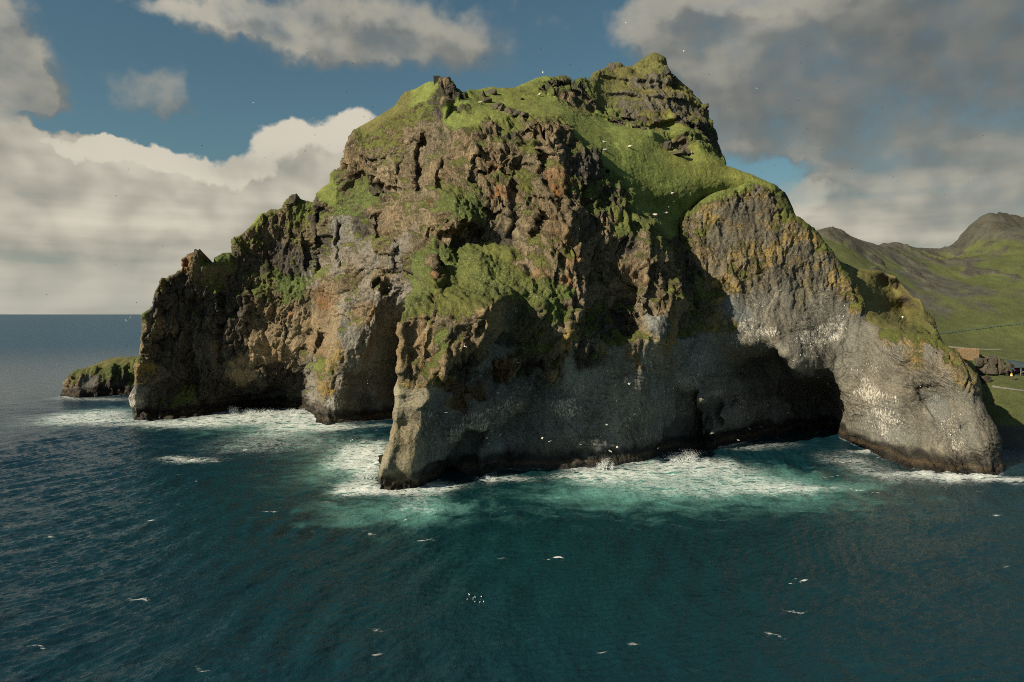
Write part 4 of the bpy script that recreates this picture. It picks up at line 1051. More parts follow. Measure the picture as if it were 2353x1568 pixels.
# ------------------------------------------------------------------ far hillside and valley floor
HILL = [(1860, 540, 690), (1895, 522, 700), (1925, 530, 700), (1960, 545, 720), (1990, 557, 760), (2030, 560, 800), (2060, 553, 820), (2100, 570, 850), (2150, 576, 860), (2185, 576, 860), (2207, 545, 850), (2240, 508, 838), (2272, 488, 835), (2310, 489, 845), (2353, 503, 870), (2420, 505, 890), (2500, 490, 900), (2700, 500, 900),
        (2150, 594, 790), (2200, 592, 800), (2100, 590, 770), (2228, 562, 795), (2060, 580, 750), (2275, 522, 795), (2345, 530, 810), (2170, 600, 750), (2230, 585, 760),
        (1900, 560, 640), (1930, 580, 620), (1950, 600, 590), (1990, 605, 600), (1960, 640, 540), (2000, 600, 640), (2100, 620, 660), (2200, 600, 700), (2200, 640, 640), (2300, 560, 740), (2300, 640, 620), (2353, 640, 610), (2100, 700, 530), (2200, 720, 500), (2300, 720, 490), (2150, 760, 450), (2200, 780, 432), (2300, 785, 424), (2353, 785, 424), (2500, 780, 420),
        (2200, 805, 405), (2300, 815, 395), (2353, 818, 395), (2290, 835, 350), (2353, 845, 362), (2250, 850, 336), (2300, 860, 331), (2353, 862, 334), (2500, 860, 334), (2290, 880, 313), (2353, 895, 308), (2300, 950, 290), (2353, 955, 289), (2500, 950, 289), (2330, 1010, 280), (2400, 1010, 280), (2280, 930, 296)]
HILL = [(u, v, Y if Y <= 424 else 424 + (Y - 424) * .56) for u, v, Y in HILL]
hp, hv = [], []
for u, v, Y in HILL:
    x, y, z = at(u, v, Y)
    hp.append((x, y)); hv.append(z)
for u, v, Y in HILL[:17]:
    x, y, z = at(u, v, Y)
    hp.append((x * 1.12, y + 110)); hv.append(z - 60)
for x in (170, 191, 220, 260, 320, 420, 600):
    hp.append((x, 275 - .02 * (x - 190))); hv.append(0.3)
    hp.append((x, 262 - .02 * (x - 190))); hv.append(-7)
for x, y in ((118, 270), (118, 330), (140, 300), (120, 380), (160, 290), (160, 340), (120, 430), (176, 300), (172, 360)):
    hp.append((x, y)); hv.append(-9)
for x, y in ((1000, 300), (1000, 600), (1100, 1200), (300, 1250), (700, 1250), (120, 1250), (120, 900), (500, 1000), (300, 900)):
    hp.append((x, y)); hv.append(60)
hr = RBF(hp, hv, 4.0, .5)
hx = np.concatenate([np.arange(118, 330, 1.5), 330 * 1.0065 ** np.arange(0, 180)])
hy = np.concatenate([np.arange(258, 400, 1.2), 400 * 1.0045 ** np.arange(0, 260)])
X, Yh = np.meshgrid(hx, hy, indexing='ij')
ccx = np.linspace(118, 1080, 160); ccy = np.linspace(258, 1300, 170)
GX, GY = np.meshgrid(ccx, ccy, indexing='ij')
Zc = hr(GX, GY).astype(np.float32)
Zh = bilin(Zc, (X - 118) / (ccx[1] - ccx[0]), (Yh - 258) / (ccy[1] - ccy[0]))
far_ = sstep(436, 510, Yh)
sl = np.hypot(np.gradient(Zh, axis=0) / np.gradient(X, axis=0), np.gradient(Zh, axis=1) / np.gradient(Yh, axis=1))
rel = fbm2(X / 60, Yh / 60, 101, 5, .55)
rid = ridged(pn2(X / 28, Yh / 45, 103)) ** 2
pl = fbm2(X / 11, Yh / 11, 105, 4, .6)
top = .55 * sstep(80, 135, Zh)
rk = np.clip(top * 1.1 - .25 + .8 * pn2(X / 40, Yh / 40, 107), 0, 1) * far_
Zh = Zh + far_ * (1.0 * rel + rk * 2.2 * (rid - .6) + rk * 3.6 * (np.abs(pl) - .25) + 2.6 * (ridged(pn2(X / 13 + .03 * Yh, Yh / 90, 111)) ** 2 - .6) * sstep(60, 80, Zh) * (.3 + rk)) + .5 * pl * sstep(275, 290, Yh)
spots = sstep(.22, .42, pn2(X / 13, Yh / 20, 113) + .35 * pl) * far_ * sstep(55, 80, Zh)
Zh = Zh + 2.2 * spots * (.5 + np.abs(pn2(X / 5, Yh / 5, 115)))
rk = np.maximum(rk, .85 * spots)
bank = sstep(9, 4, Zh) * sstep(330, 290, Yh)
Zh = Zh + bank * 1.6 * pl
scree = np.clip(.40 + 1.1 * fbm2(X / 55 + Yh / 200, Yh / 140, 109, 4, .6) + .5 * top, 0, 1) * sstep(432, 475, Yh)
n = X.size
ncol = np.empty((*X.shape, 3), np.float32)
ncol[:] = (.080, .080, .064)
ncol = ncol * (1 - rk[..., None]) + rk[..., None] * np.array([.072, .068, .050], np.float32)
pl2 = fbm2(X / 4, Yh / 5, 117, 3, .6)
ncol = ncol * (1 + .5 * pl[..., None] + .5 * pl2[..., None])
ncol = ncol * (1 - .6 * bank[..., None])
hveg = 1.15 - 1.05 * scree * (1 - .2 * rel) - .9 * rk - 1.6 * bank + .35 * pl
hv3 = np.empty((*X.shape, 3), np.float32); hv3[:] = (.090, .106, .036)
hv3 = hv3 * (1 + .4 * rel[..., None]) * (1 + .25 * pl[..., None] + .35 * pl2[..., None])
zz = np.zeros(X.shape, np.float32)
ix = np.arange(X.size).reshape(X.shape)
q = np.stack([ix[:-1, :-1], ix[1:, :-1], ix[1:, 1:], ix[:-1, 1:]], -1).reshape(-1, 4)
hill = mesh_np('hillside', np.stack([X, Yh, Zh], -1).reshape(-1, 3), q, LAND,
               dict(col=ncol.reshape(-1, 3), veg=hveg.ravel(), msk=np.zeros((n, 3)), flow=np.stack([X, Yh, Zh], -1).reshape(-1, 3),
                    rug=np.stack([rk * .8, zz, zz], -1).reshape(-1, 3), vcol=hv3.reshape(-1, 3), wet=bank.ravel()))
tag(hill, 'steep green and grey hillside with a rocky ridge beyond the cliff', kind='structure')


def hill_z(x, y):
    i = np.clip(np.searchsorted(hx, x) - 1, 0, len(hx) - 2); k = np.clip(np.searchsorted(hy, y) - 1, 0, len(hy) - 2)
    fx = (x - hx[i]) / (hx[i + 1] - hx[i]); fy = (y - hy[k]) / (hy[k + 1] - hy[k])
    return float((Zh[i, k] * (1 - fx) + Zh[i + 1, k] * fx) * (1 - fy) + (Zh[i, k + 1] * (1 - fx) + Zh[i + 1, k + 1] * fx) * fy)

#%%SEA
# ------------------------------------------------------------------ sea
def graded(lo, hi, s, far, ratio):
    a = np.arange(lo, hi + s * .5, s)
    t = [hi]; st = s
    while t[-1] < far:
        st *= ratio
        t.append(t[-1] + st)
    u = [lo]; st = s
    while u[-1] > -far:
        st *= ratio
        u.append(u[-1] - st)
    return np.array(u[:0:-1] + list(a) + t[1:])


sx_ = graded(-175, 175, .60, 90000, 1.045)
ylist = [78.0]
while ylist[-1] < 470:
    ylist.append(ylist[-1] + max(.38, .0042 * ylist[-1]))
st = ylist[-1] - ylist[-2]
while ylist[-1] < 90000:
    st *= 1.035
    ylist.append(ylist[-1] + st)
pre = [78.0]; st = .5
while pre[-1] > -20000:
    st *= 1.25
    pre.append(pre[-1] - st)
sy_ = np.array(pre[:0:-1] + ylist)
SX, SY = np.meshgrid(sx_.astype(np.float32), sy_.astype(np.float32), indexing='ij')
gapx = np.gradient(sx_); gapy = np.gradient(sy_)
GAP = np.maximum(gapx[:, None], gapy[None, :]).astype(np.float32)
SZ = np.zeros_like(SX)
SLX = np.zeros_like(SX)
wr = np.random.default_rng(5)
warpx = 6 * pn2(SX / 40, SY / 40, 201); warpy = 6 * pn2(SX / 40, SY / 40, 202)
near = GAP < 6
nx_, ny_ = (SX + warpx)[near], (SY + warpy)[near]
gp = GAP[near]
h = np.zeros(nx_.shape, np.float32)
for i in range(64):
    L = 1.5 * (24 / 1.5) ** (wr.random() ** 1.25)
    th = math.radians(-38 + wr.normal(0, 26))
    kx, ky = math.cos(th) * 2 * math.pi / L, math.sin(th) * 2 * math.pi / L
    amp = .0150 * L ** .70 * (1.0 if L < 11 else .62)
    fade = np.clip((L / gp - 2.2) / 2.0, 0, 1)
    s_ = np.sin(nx_ * kx + ny_ * ky + wr.random() * 6.283)
    h += amp * fade * (1 - 2 * np.abs(s_) ** 1.0 + .27 if L < 6 else s_)
SZ[near] = h
grp = .75 + .5 * fbm2(SX / 70, SY / 70, 205, 3)
SZ *= grp

# foam: u, v, half width, half height on the plate, amount, kind (0 white, 1 pale aerated water)
FOAM = [
    (855, 1075, 40, 26, 1.0, 0), (840, 1045, 60, 26, .85, 0), (800, 1050, 50, 40, .45, 0), (820, 1122, 48, 14, 1.1, 0), (880, 1130, 80, 10, .9, 0), (790, 1060, 90, 44, .7, 1), (830, 1090, 90, 30, .7, 1),
    (900, 1170, 150, 28, .75, 1), (985, 1160, 45, 40, .75, 1), (880, 1195, 160, 26, .55, 1), (960, 1150, 70, 26, .40, 0), (1000, 1118, 70, 12, .75, 0), (780, 1165, 80, 20, .35, 1), (960, 1175, 70, 16, .3, 0),
    (1170, 1100, 60, 8, .55, 0), (1120, 1100, 20, 10, .7, 0), (1330, 1095, 60, 14, .7, 0), (1400, 1088, 80, 12, 1.0, 0), (1500, 1078, 90, 14, 0.64, 0), (1570, 1066, 80, 14, 0.70, 0), (1640, 1068, 60, 16, 0.52, 0),
    (1440, 1110, 140, 28, 0.43, 0), (1560, 1100, 170, 36, 0.43, 0), (1680, 1090, 130, 40, 0.41, 0), (1750, 1112, 100, 24, 0.41, 0), (1800, 1125, 70, 12, .75, 0), (1640, 1130, 140, 14, .35, 0), (1520, 1110, 240, 46, .9, 1), (1700, 1105, 190, 42, .85, 1), (1400, 1125, 140, 30, .7, 1), (1850, 1110, 120, 34, .45, 1), (1960, 1110, 120, 26, .3, 1),
    (1880, 1122, 70, 10, .5, 0), (1980, 1080, 70, 30, .28, 0), (2040, 1095, 50, 20, .33, 0), (1770, 1022, 80, 7, .55, 0), (1720, 1030, 60, 7, .5, 0), (1985, 1038, 50, 6, .7, 0), (1940, 1055, 70, 16, .35, 0), (1350, 1140, 60, 10, .3, 1),
    (2130, 1090, 70, 7, .8, 0), (2220, 1097, 90, 8, .95, 0), (2310, 1103, 60, 9, .7, 0), (2200, 1108, 90, 10, .35, 0),
    (210, 955, 110, 14, .95, 0), (240, 970, 90, 10, .95, 0), (170, 960, 70, 24, .5, 0), (240, 918, 110, 6, .75, 0), (160, 914, 50, 4, .6, 0), (200, 955, 120, 26, .7, 1),
    (420, 975, 80, 10, .8, 0), (500, 965, 110, 16, 1.0, 0), (600, 956, 110, 16, 1.05, 0), (680, 955, 60, 18, 1.0, 0), (700, 972, 50, 16, .9, 0), (660, 985, 50, 12, .5, 0), (760, 982, 60, 8, .8, 0), (560, 970, 190, 24, .7, 1), (700, 985, 90, 24, .6, 1), (330, 975, 50, 6, .5, 0), (870, 978, 60, 5, .4, 0),
    (440, 1058, 60, 6, .62, 0), (390, 1052, 40, 5, .5, 0), (620, 1000, 120, 22, .33, 0), (560, 1030, 140, 20, .22, 0), (720, 1020, 140, 22, .25, 0), (700, 1060, 120, 60, .22, 1), (560, 1010, 200, 40, .22, 1), (820, 1010, 80, 24, .3, 1), (1200, 1150, 300, 40, .18, 1), (1500, 1170, 400, 40, .25, 1), (1900, 1150, 200, 40, .2, 1),
]
foam = np.zeros_like(SX); aer = np.zeros_like(SX)
sub = (np.abs(SX) < 420) & (SY > 70) & (SY < 620)
fx_, fy_ = SX[sub], SY[sub]
w1 = fbm2(fx_ / 14, fy_ / 14, 211, 4, .6); w2 = fbm2(fx_ / 14, fy_ / 14, 214, 4, .6)
fw, aw = np.zeros_like(fx_), np.zeros_like(fx_)
for (u, v, ru, rv, a, kd) in FOAM:
    x, y, _ = on_water(u, v)
    rx = ru * y / FOC
    y1 = on_water(u, v - rv)[1]; y0 = on_water(u, v + rv)[1]
    ry = (y1 - y0) / 2
    d2 = ((fx_ + 5 * w1 * min(1, rx / 8) - x) / rx) ** 2 + ((fy_ + 7 * w2 * min(1, ry / 8) - y) / ry) ** 2
    g = a * np.exp(-d2 * .9)
    if kd == 1:
        g = g * .72
    elif u < 760 and v < 1000:
        g = g * .75
    elif 1300 < u < 1860:
        g = g * .88
    else:
        g = g * 1.15
    if kd == 0:
        fw = fw + g * (1 - np.clip(fw, 0, 1) * .5)
        aw = aw + .35 * g
    else:
        aw = aw + g * (1 - np.clip(aw, 0, 1) * .6)
# surf along the foot of the rock
wl = np.full(fx_.shape, 1e9, np.float32)
for I in (HI, II, RI):
    k0 = int((0.4 - I['z0']) / I['step'])
    col = I['PY'][:, k0]; okc = I['d'][:, k0] > 0
    lx = fx_ * I['ct'] - fy_ * I['st']; ly = fx_ * I['st'] + fy_ * I['ct']
    xx = np.interp(lx, I['xs'], np.where(okc, col, 1e9)).astype(np.float32)
    inside = (lx > I['xs'][okc].min()) & (lx < I['xs'][okc].max()) & (np.abs(xx - ly) < 12)
    wl = np.where(inside, np.minimum(wl, np.abs(xx - ly)), wl)
fr = np.exp(-wl / 1.6) * np.clip(.55 + 1.3 * fbm2(fx_ / 10, fy_ / 10, 217, 3), 0, 1.2)
fw = fw + fr * .9
fw = np.where(fw > .75, .75 + .6 * (1 - np.exp(-(fw - .75) / .8)), fw)
foam[sub] = fw; aer[sub] = aw + fr * .3
SZ = SZ + .22 * np.clip(foam, 0, 1.2) * (.5 + pn2(SX / 3.0, SY / 3.0, 219)) * (GAP < 3)
# scattered breaking crests
for i in range(48):
    u = wr.uniform(-60, 2420); v = 985 + 560 * wr.random() ** 1.5
    x, y, _ = on_water(u, v)
    rx = wr.uniform(.7, 2.6); ry = wr.uniform(.22, .5)
    i0, i1 = np.searchsorted(sx_, (x - 3 * rx, x + 3 * rx)); k0, k1 = np.searchsorted(sy_, (y - 5, y + 5))
    lx_ = SX[i0:i1, k0:k1] - x; ly_ = SY[i0:i1, k0:k1] - y
    ly_ = ly_ + .25 * lx_ + .5 * np.sin(lx_ * 1.3 + i)
    foam[i0:i1, k0:k1] += wr.uniform(.6, 1.25) * np.exp(-(lx_ / rx) ** 2 - (ly_ / ry) ** 2) * (y < 330)
crest = np.clip((SZ / .42), -1, 2)
qx = np.arange(SX.size).reshape(SX.shape)
q = np.stack([qx[:-1, :-1], qx[1:, :-1], qx[1:, 1:], qx[:-1, 1:]], -1).reshape(-1, 4)


def sea_material():
    m, t, out = new_mat('sea_water')
    tcn = t.n.new('ShaderNodeTexCoord')
    pos = tcn.outputs['Object']
    fo = t.attr('foam', 'Fac'); ae = t.attr('aer', 'Fac'); cr = t.attr('crest', 'Fac')
    pr = t.n.new('ShaderNodeVectorRotate'); pr.rotation_type = 'Z_AXIS'
    t.put(pr.inputs['Vector'], pos); pr.inputs['Angle'].default_value = math.radians(38)
    p2 = t.vm('MULTIPLY', pr.outputs[0], (1.0, .55, 1.0))
    r1 = t.noise(p2, 1.0, 5, .66, .3)
    r2 = t.noise(p2, .16, 3, .55, .2)
    hgt = t.m('ADD', t.m('MULTIPLY', r1, .55), t.m('MULTIPLY', r2, 1.2))
    bp = t.node('ShaderNodeBump', {'Height': hgt, 'Strength': .75, 'Distance': 1.0})
    big = t.noise(pos, .012, 3, .5)
    deep_with_sky = t.mix(t.smooth(big, .35, .65), (.0035, .027, .033), (.0045, .036, .041))
    deep_with_sky = t.mix(t.attr('shoal', 'Fac'), (.0055, .027, .046), deep_with_sky)
    deep_with_sky = t.mix(t.m('MULTIPLY', t.attr('far', 'Fac'), .9), deep_with_sky, (.022, .070, .115))  # distant water: blue of reflected sky painted into the base colour
    # aerated water
    an = t.noise(t.vm('MULTIPLY', pos, (.7, 1.0, 1.0)), .14, 5, .62, .8)
    af = t.smooth(t.m('ADD', ae, t.m('MULTIPLY', t.m('SUBTRACT', an, .5), 1.3)), .12, 1.15)
    wcol = t.mix(af, deep_with_sky, (.115, .300, .265))
    # foam
    f1 = t.noise(t.vm('MULTIPLY', pos, (.24, 1.0, 1.0)), .50, 5, .60, 1.8)
    f2 = t.noise(pos, 1.3, 5, .7, .5)
    lace = t.m('ABSOLUTE', t.m('SUBTRACT', f1, .5))
    lace = t.smooth(lace, .10, .0)
    fm = t.m('ADD', fo, t.m('ADD', t.m('MULTIPLY', t.m('SUBTRACT', f1, .5), 2.6), t.m('ADD', t.m('MULTIPLY', lace, .55), t.m('MULTIPLY', t.m('SUBTRACT', f2, .5), .22))))
    ff = t.smooth(fm, .62, 1.60)
    # small breaking crests
    wc = t.noise(t.vm('MULTIPLY', pos, (.45, 1.0, 1.0)), .105, 2, .5, .3)
    wd = t.noise(t.vm('MULTIPLY', pos, (.35, 1.0, 1.0)), .9, 5, .7)
    wcf = t.m('ADD', t.m('MULTIPLY', t.smooth(wc, .60, .72), .60), t.m('MULTIPLY', cr, .30))
    wcf = t.smooth(t.m('ADD', wcf, t.m('MULTIPLY', t.m('SUBTRACT', wd, .5), 1.5)), .90, 1.05)
    ff = t.m('MAXIMUM', ff, wcf)
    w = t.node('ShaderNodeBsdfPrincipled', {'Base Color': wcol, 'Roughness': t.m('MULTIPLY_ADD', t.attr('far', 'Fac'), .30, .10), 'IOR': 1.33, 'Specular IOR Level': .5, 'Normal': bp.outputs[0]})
    f = t.node('ShaderNodeBsdfPrincipled', {'Base Color': (.74, .78, .76, 1), 'Roughness': .8, 'Specular IOR Level': .1, 'Normal': bp.outputs[0]})
    mx = t.node('ShaderNodeMixShader', {0: t.m('MULTIPLY', ff, .92), 1: w.outputs[0], 2: f.outputs[0]})
    t.l.new(mx.outputs[0], out.inputs[0])
    return m


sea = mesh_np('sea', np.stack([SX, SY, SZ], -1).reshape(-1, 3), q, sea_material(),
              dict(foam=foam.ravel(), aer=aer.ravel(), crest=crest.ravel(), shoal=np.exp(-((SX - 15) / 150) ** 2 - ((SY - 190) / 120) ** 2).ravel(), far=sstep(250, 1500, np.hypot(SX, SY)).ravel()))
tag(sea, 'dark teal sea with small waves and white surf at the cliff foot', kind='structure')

#%%THINGS
# ------------------------------------------------------------------ splashes
spray_m, t_, out_ = new_mat('white_spray')
b_ = t_.node('ShaderNodeBsdfPrincipled', {'Base Color': (.80, .84, .84, 1), 'Roughness': .9, 'Specular IOR Level': .1})
tr_ = t_.node('ShaderNodeBsdfTranslucent', {'Color': (.8, .84, .84, 1)})
mx_ = t_.node('ShaderNodeMixShader', {0: .35, 1: b_.outputs[0], 2: tr_.outputs[0]})
t_.l.new(mx_.outputs[0], out_.inputs[0])
OCT_V = np.array([(1, 0, 0), (-1, 0, 0), (0, 1, 0), (0, -1, 0), (0, 0, 1), (0, 0, -1)], float)
OCT_F = np.array([(0, 2, 4), (2, 1, 4), (1, 3, 4), (3, 0, 4), (2, 0, 5), (1, 2, 5), (3, 1, 5), (0, 3, 5)])


def spray(u, v, wpx, hpx, n, label, jets=7, off=1.0):
    x, y, _ = on_water(u, v)
    y -= off
    w = wpx * y / FOC; hh = hpx * y / FOC
    r = np.random.default_rng(int(u * 7 + v))
    V, F = [], []
    ang = r.uniform(-.55, .55, jets); ln = r.uniform(.5, 1, jets); bx = r.uniform(-.35, .35, jets)
    for i in range(int(n * 2.2)):
        j = r.integers(jets)
        tpar = r.random() ** 1.5
        cx = w * (bx[j] + .5 * math.sin(ang[j]) * tpar + r.normal(0, .035 + .05 * tpar))
        cz = hh * ln[j] * tpar * math.cos(ang[j]) + abs(r.normal(0, .05)) * hh - .15
        cy = r.normal(0, .25 * w * .4)
        s = r.uniform(.035, .135) * (1.25 - tpar) * (1 + .4 * (y > 300))
        R = Euler(r.uniform(0, 6, 3)).to_matrix()
        V.append((OCT_V * s * r.uniform(.6, 1.4, 3)) @ np.array(R).T + (cx, cy, cz))
        F.append(OCT_F + 6 * i)
    o = mesh_np('sea_spray', np.concatenate(V), None, spray_m, tris=np.concatenate(F), smooth=False)
    o.location = (x, y, 0)
    return tag(o, label, kind='stuff')


spray(1388, 1078, 46, 34, 1300, 'fan of white spray bursting at the foot of the shaded cliff')
spray(1568, 1058, 95, 30, 1800, 'broad white breaker heaping up left of the thin rock pillar', 12)
spray(545, 950, 40, 22, 700, 'white spray thrown up in the left bay beneath the dark overhang', 5)
spray(600, 948, 90, 14, 900, 'low white breaker washing the foot of the left bay', 10)
spray(690, 948, 60, 14, 600, 'small white burst against the near side of the cape', 6)
spray(853, 1098, 40, 20, 700, 'white breaker curling against the left edge of the stone trunk', 6)
spray(1128, 1102, 30, 12, 400, 'small white splash by the chin of rock beside the dark hollow', 4)


# ------------------------------------------------------------------ loose rocks
def rock_mesh(name, sx, sy, sz, seed, n=16, flat=0.0, sub=2):
    r = np.random.default_rng(seed)
    bm = bmesh.new()
    for i in range(n):
        d = r.normal(size=3); d /= np.linalg.norm(d)
        p = np.sign(d) * np.abs(d) ** .6
        p = p / np.abs(p).max() * r.uniform(.78, 1)
        bm.verts.new((p[0] * sx, p[1] * sy, max(p[2], -.7) * sz))
    bmesh.ops.convex_hull(bm, input=bm.verts)
    bmesh.ops.triangulate(bm, faces=bm.faces)
    bmesh.ops.subdivide_edges(bm, edges=bm.edges, cuts=sub, use_grid_fill=True)
    co = np.array([v.co for v in bm.verts], np.float32)
    s = (sx + sy + sz) / 3
    d = .16 * s * pn3(co[:, 0] / s * 2 + seed, co[:, 1] / s * 2, co[:, 2] / s * 2) + .07 * s * pn3(co[:, 0] / s * 5, co[:, 1] / s * 5 + seed, co[:, 2] / s * 5)
    nn = co / (np.linalg.norm(co, axis=1, keepdims=True) + 1e-6)
    for v, q_, k_ in zip(bm.verts, d, nn):
        v.co += Vector((float(k_[0] * q_), float(k_[1] * q_), float(k_[2] * q_)))
    me = bpy.data.meshes.new(name)
    bm.to_mesh(me); bm.free()
    return me


def boulder_mat(name, col, green=.25):
    m, t, out = new_mat(name)
    tcn = t.n.new('ShaderNodeTexCoord'); geo = t.n.new('ShaderNodeNewGeometry')
    n1 = t.noise(tcn.outputs['Object'], 1.4, 6, .68)
    n2 = t.noise(tcn.outputs['Object'], 4.0, 5, .7)
    g = t.smooth(n1, .3, .7, .55, 1.4, 'LINEAR')
    c = t.mix(1.0, col, t.comb(g, g, g), 'MULTIPLY')
    up = t.sep(geo.outputs['Normal'])[2]
    f = t.smooth(t.m('ADD', up, t.m('MULTIPLY', t.m('SUBTRACT', n2, .5), 1.4)), .75, 1.0)
    c = t.mix(t.m('MULTIPLY', f, green * 3, clamp=True), c, (.10, .112, .032))
    bp = t.node('ShaderNodeBump', {'Height': n2, 'Strength': .8, 'Distance': .5})
    b = t.node('ShaderNodeBsdfPrincipled', {'Base Color': c, 'Roughness': .92, 'Specular IOR Level': .2, 'Normal': bp.outputs[0]})
    t.l.new(b.outputs[0], out.inputs[0])
    return m


LAVA = boulder_mat('lava_rock', (.085, .074, .058), .2)
LAVA_G = boulder_mat('mossy_lava_rock', (.105, .092, .066), .33)
WETROCK = boulder_mat('wet_rock', (.035, .032, .028), .05)


def rock(name, loc, s, seed, mat=LAVA, rz=0.0, parent=None, **kw):
    me = rock_mesh(name, *s, seed, **kw)
    me.materials.append(mat)
    o = bpy.data.objects.new(name, me); C.objects.link(o)
    o.location = loc
    o.rotation_euler = (0, 0, rz)
    if parent:
        o.parent = parent
        o.location = Vector(loc) - parent.location
    return o


def hit_hill(u, v):
    Y = 285.0
    while Y < 900:
        x, y, z = at(u, v, Y)
        if z < hill_z(float(x), float(y)):
            break
        Y += .5
    return float(x), float(y), hill_z(float(x), float(y))


def sheet_point(I, u, v, lift=0.0):
    """first meeting of a survey line with a rock face, and the face's outward direction"""
    rx, ry, rz = (float(a) for a in ray(u, v))
    lx, ly = rx * I['ct'] - ry * I['st'], rx * I['st'] + ry * I['ct']
    t = np.arange(190, 430, .3) / ly
    gx, gz = lx * t, CAMH + rz * t
    i = ((gx - I['x0']) / I['step']).astype(int); k = ((gz - I['z0']) / I['step']).astype(int)
    nx, nz = I['Yb'].shape
    ok = (i >= 0) & (i < nx) & (k >= 0) & (k < nz)
    i = np.clip(i, 0, nx - 1); k = np.clip(k, 0, nz - 1)
    hit = np.nonzero(ok & (I['d'][i, k] > -.3) & (ly * t >= I['PY'][i, k]))[0]
    if not len(hit):
        return None
    h = hit[0]
    return Vector((rx * t[h], ry * t[h], CAMH + rz * t[h]))


# knobs and crags standing out of the grass on the headland (parts of it)
for q_, (u, v, s, seed, m_) in enumerate([
        (1112, 222, (1.6, 1.4, 2.2), 3, LAVA), (1127, 214, (3.0, 1.8, 1.6), 4, LAVA), (1118, 232, (2.4, 2, 1.6), 5, LAVA_G),
        (1140, 248, (2.2, 1.8, 1.5), 6, LAVA_G), (1156, 252, (2.6, 2, 1.8), 7, LAVA_G), (1172, 257, (2.4, 2, 1.6), 8, LAVA_G), (1186, 262, (2, 1.6, 1.3), 9, LAVA_G), (1205, 264, (2.2, 1.6, 1.2), 10, LAVA_G), (1150, 238, (1.5, 1.2, .7), 12, LAVA_G),
        (1058, 254, (1.8, 1.5, 1.5), 13, LAVA_G), (452, 592, (1.2, 1.2, 4.2), 2, LAVA), (675, 462, (3.2, 2.4, 3.0), 11, LAVA), (1480, 297, (1.4, 1.2, .8), 14, LAVA_G), (1461, 293, (2.6, 1.5, .9), 15, LAVA_G), (1534, 340, (2.4, 2.2, 2.8), 16, LAVA), (1553, 350, (4.5, 2.2, 1.6), 17, LAVA_G), (1573, 352, (3.2, 1.8, 1.0), 18, LAVA_G),
        (1199, 228, (.9, .8, .6), 19, LAVA_G), (925, 211, (2.0, 1.5, 1.5), 21, LAVA), (1005, 186, (1.6, 1.5, 2.6), 22, LAVA), (1066, 206, (1.6, 1.4, 1.2), 23, LAVA), (1440, 268, (3.5, 2, 1.8), 24, LAVA_G), (1500, 281, (5, 2, 1.7), 25, LAVA_G)]):
    p = sheet_point(HI, u, v)
    if p is not None:
        rock('rock_outcrop', p, s, seed, m_, rz=seed * .7, parent=headland)

# rocks in the surf of the left bay
for u, v, s, seed, lb in [(397, 961, (2.6, 2, 1.3), 31, 'small black rock awash just right of the far left cliff end'), (430, 959, (1.8, 1.4, .8), 32, 'lowest black rock barely breaking the surf in the left bay')]:
    x, y, z = on_water(u, v)
    tag(rock('sea_rock', (x, y - 3, .2), s, seed, WETROCK), lb, 'rock', 'black rocks in the surf of the left bay')

# boulders by the valley floor; (u, v) of the middle, radius on the plate
BL = [
    (2250, 827, (7.5, 5.5), 'rounded brown boulder nearest the right side of the pallet stack'),
    (2263, 823, (6.0, 4.5), 'small boulder under the pale plank on top of the rock heap'),
    (2279, 823, (9, 6), 'topmost dark boulder of the rock heap'),
    (2258, 843, (10, 9), 'broad grey boulder on the left slope of the rock heap'),
    (2279, 838, (10, 8), 'squared grey boulder in the middle of the rock heap'),
    (2281, 854, (12, 7), 'low block at the foot of the rock heap above the grass'),
    (2300, 853, (7, 8), 'dark block between the low block and the leaning pillar'),
    (2309, 836, (13, 9), 'largest grassy topped boulder of the rock heap'),
    (2310, 857, (5.5, 9), 'upright pillar of rock leaning at the right of the heap'),
    (2320, 842, (6, 7), 'overhanging dark boulder beside the stage roof'),
    (2266, 873, (9.5, 8), 'lone cracked boulder in the grass below the heap'),
    (2332, 870, (4.5, 4), 'small round boulder in the grass below the yellow drum'),
    (2248, 864, (4.0, 2.5), 'flat stone in the grass at the edge of the cliff'),
    (2295, 830, (9, 6), 'mossy slab lying behind the topmost dark boulder'),
]
hx0, hy0, hz0 = hit_hill(2285, 866)
for q_, (u, v, (ru, rv), lb) in enumerate(BL):
    lone = q_ in (10, 11, 12)
    if lone:
        gx_, gy_, gz_ = hit_hill(u, v + rv)
        Y = gy_
    else:
        Y = hy0 + (2 if v > 845 else 6)
    x, y, z = (float(a) for a in at(u, v, Y))
    sx1 = ru * Y / FOC * 1.15; sz1 = rv * Y / FOC * 1.25
    if not lone and v < 850:
        z0 = hill_z(x, y); zt = z + sz1; zc = z
        sz1 = max(sz1, min((zt - z0) / 1.75, sz1 * 1.9)); z = zt - sz1
    tag(rock('boulder', (x, y, z), (sx1, sx1 * .9, sz1), 40 + q_, LAVA_G if q_ in (7, 13) else LAVA, rz=q_ * 1.1), lb, 'boulder', 'boulders in front of the valley floor')

# ------------------------------------------------------------------ pallet stack
WOOD = plain_mat('weathered_wood', (.30, .215, .125), .85, .35, 1.2)
WOOD_D = plain_mat('grey_wood', (.20, .15, .095), .9, .35, 1.2)


def box_into(bm, c, s, rz=0.0):
    R = Matrix.Rotation(rz, 3, 'Z')
    vs = [bm.verts.new(Vector(c) + R @ Vector((sx * s[0] / 2, sy * s[1] / 2, sz * s[2] / 2))) for sx in (-1, 1) for sy in (-1, 1) for sz in (-1, 1)]
    for f in ((0, 1, 3, 2), (4, 6, 7, 5), (0, 4, 5, 1), (2, 3, 7, 6), (0, 2, 6, 4), (1, 5, 7, 3)):
        bm.faces.new([vs[i] for i in f])


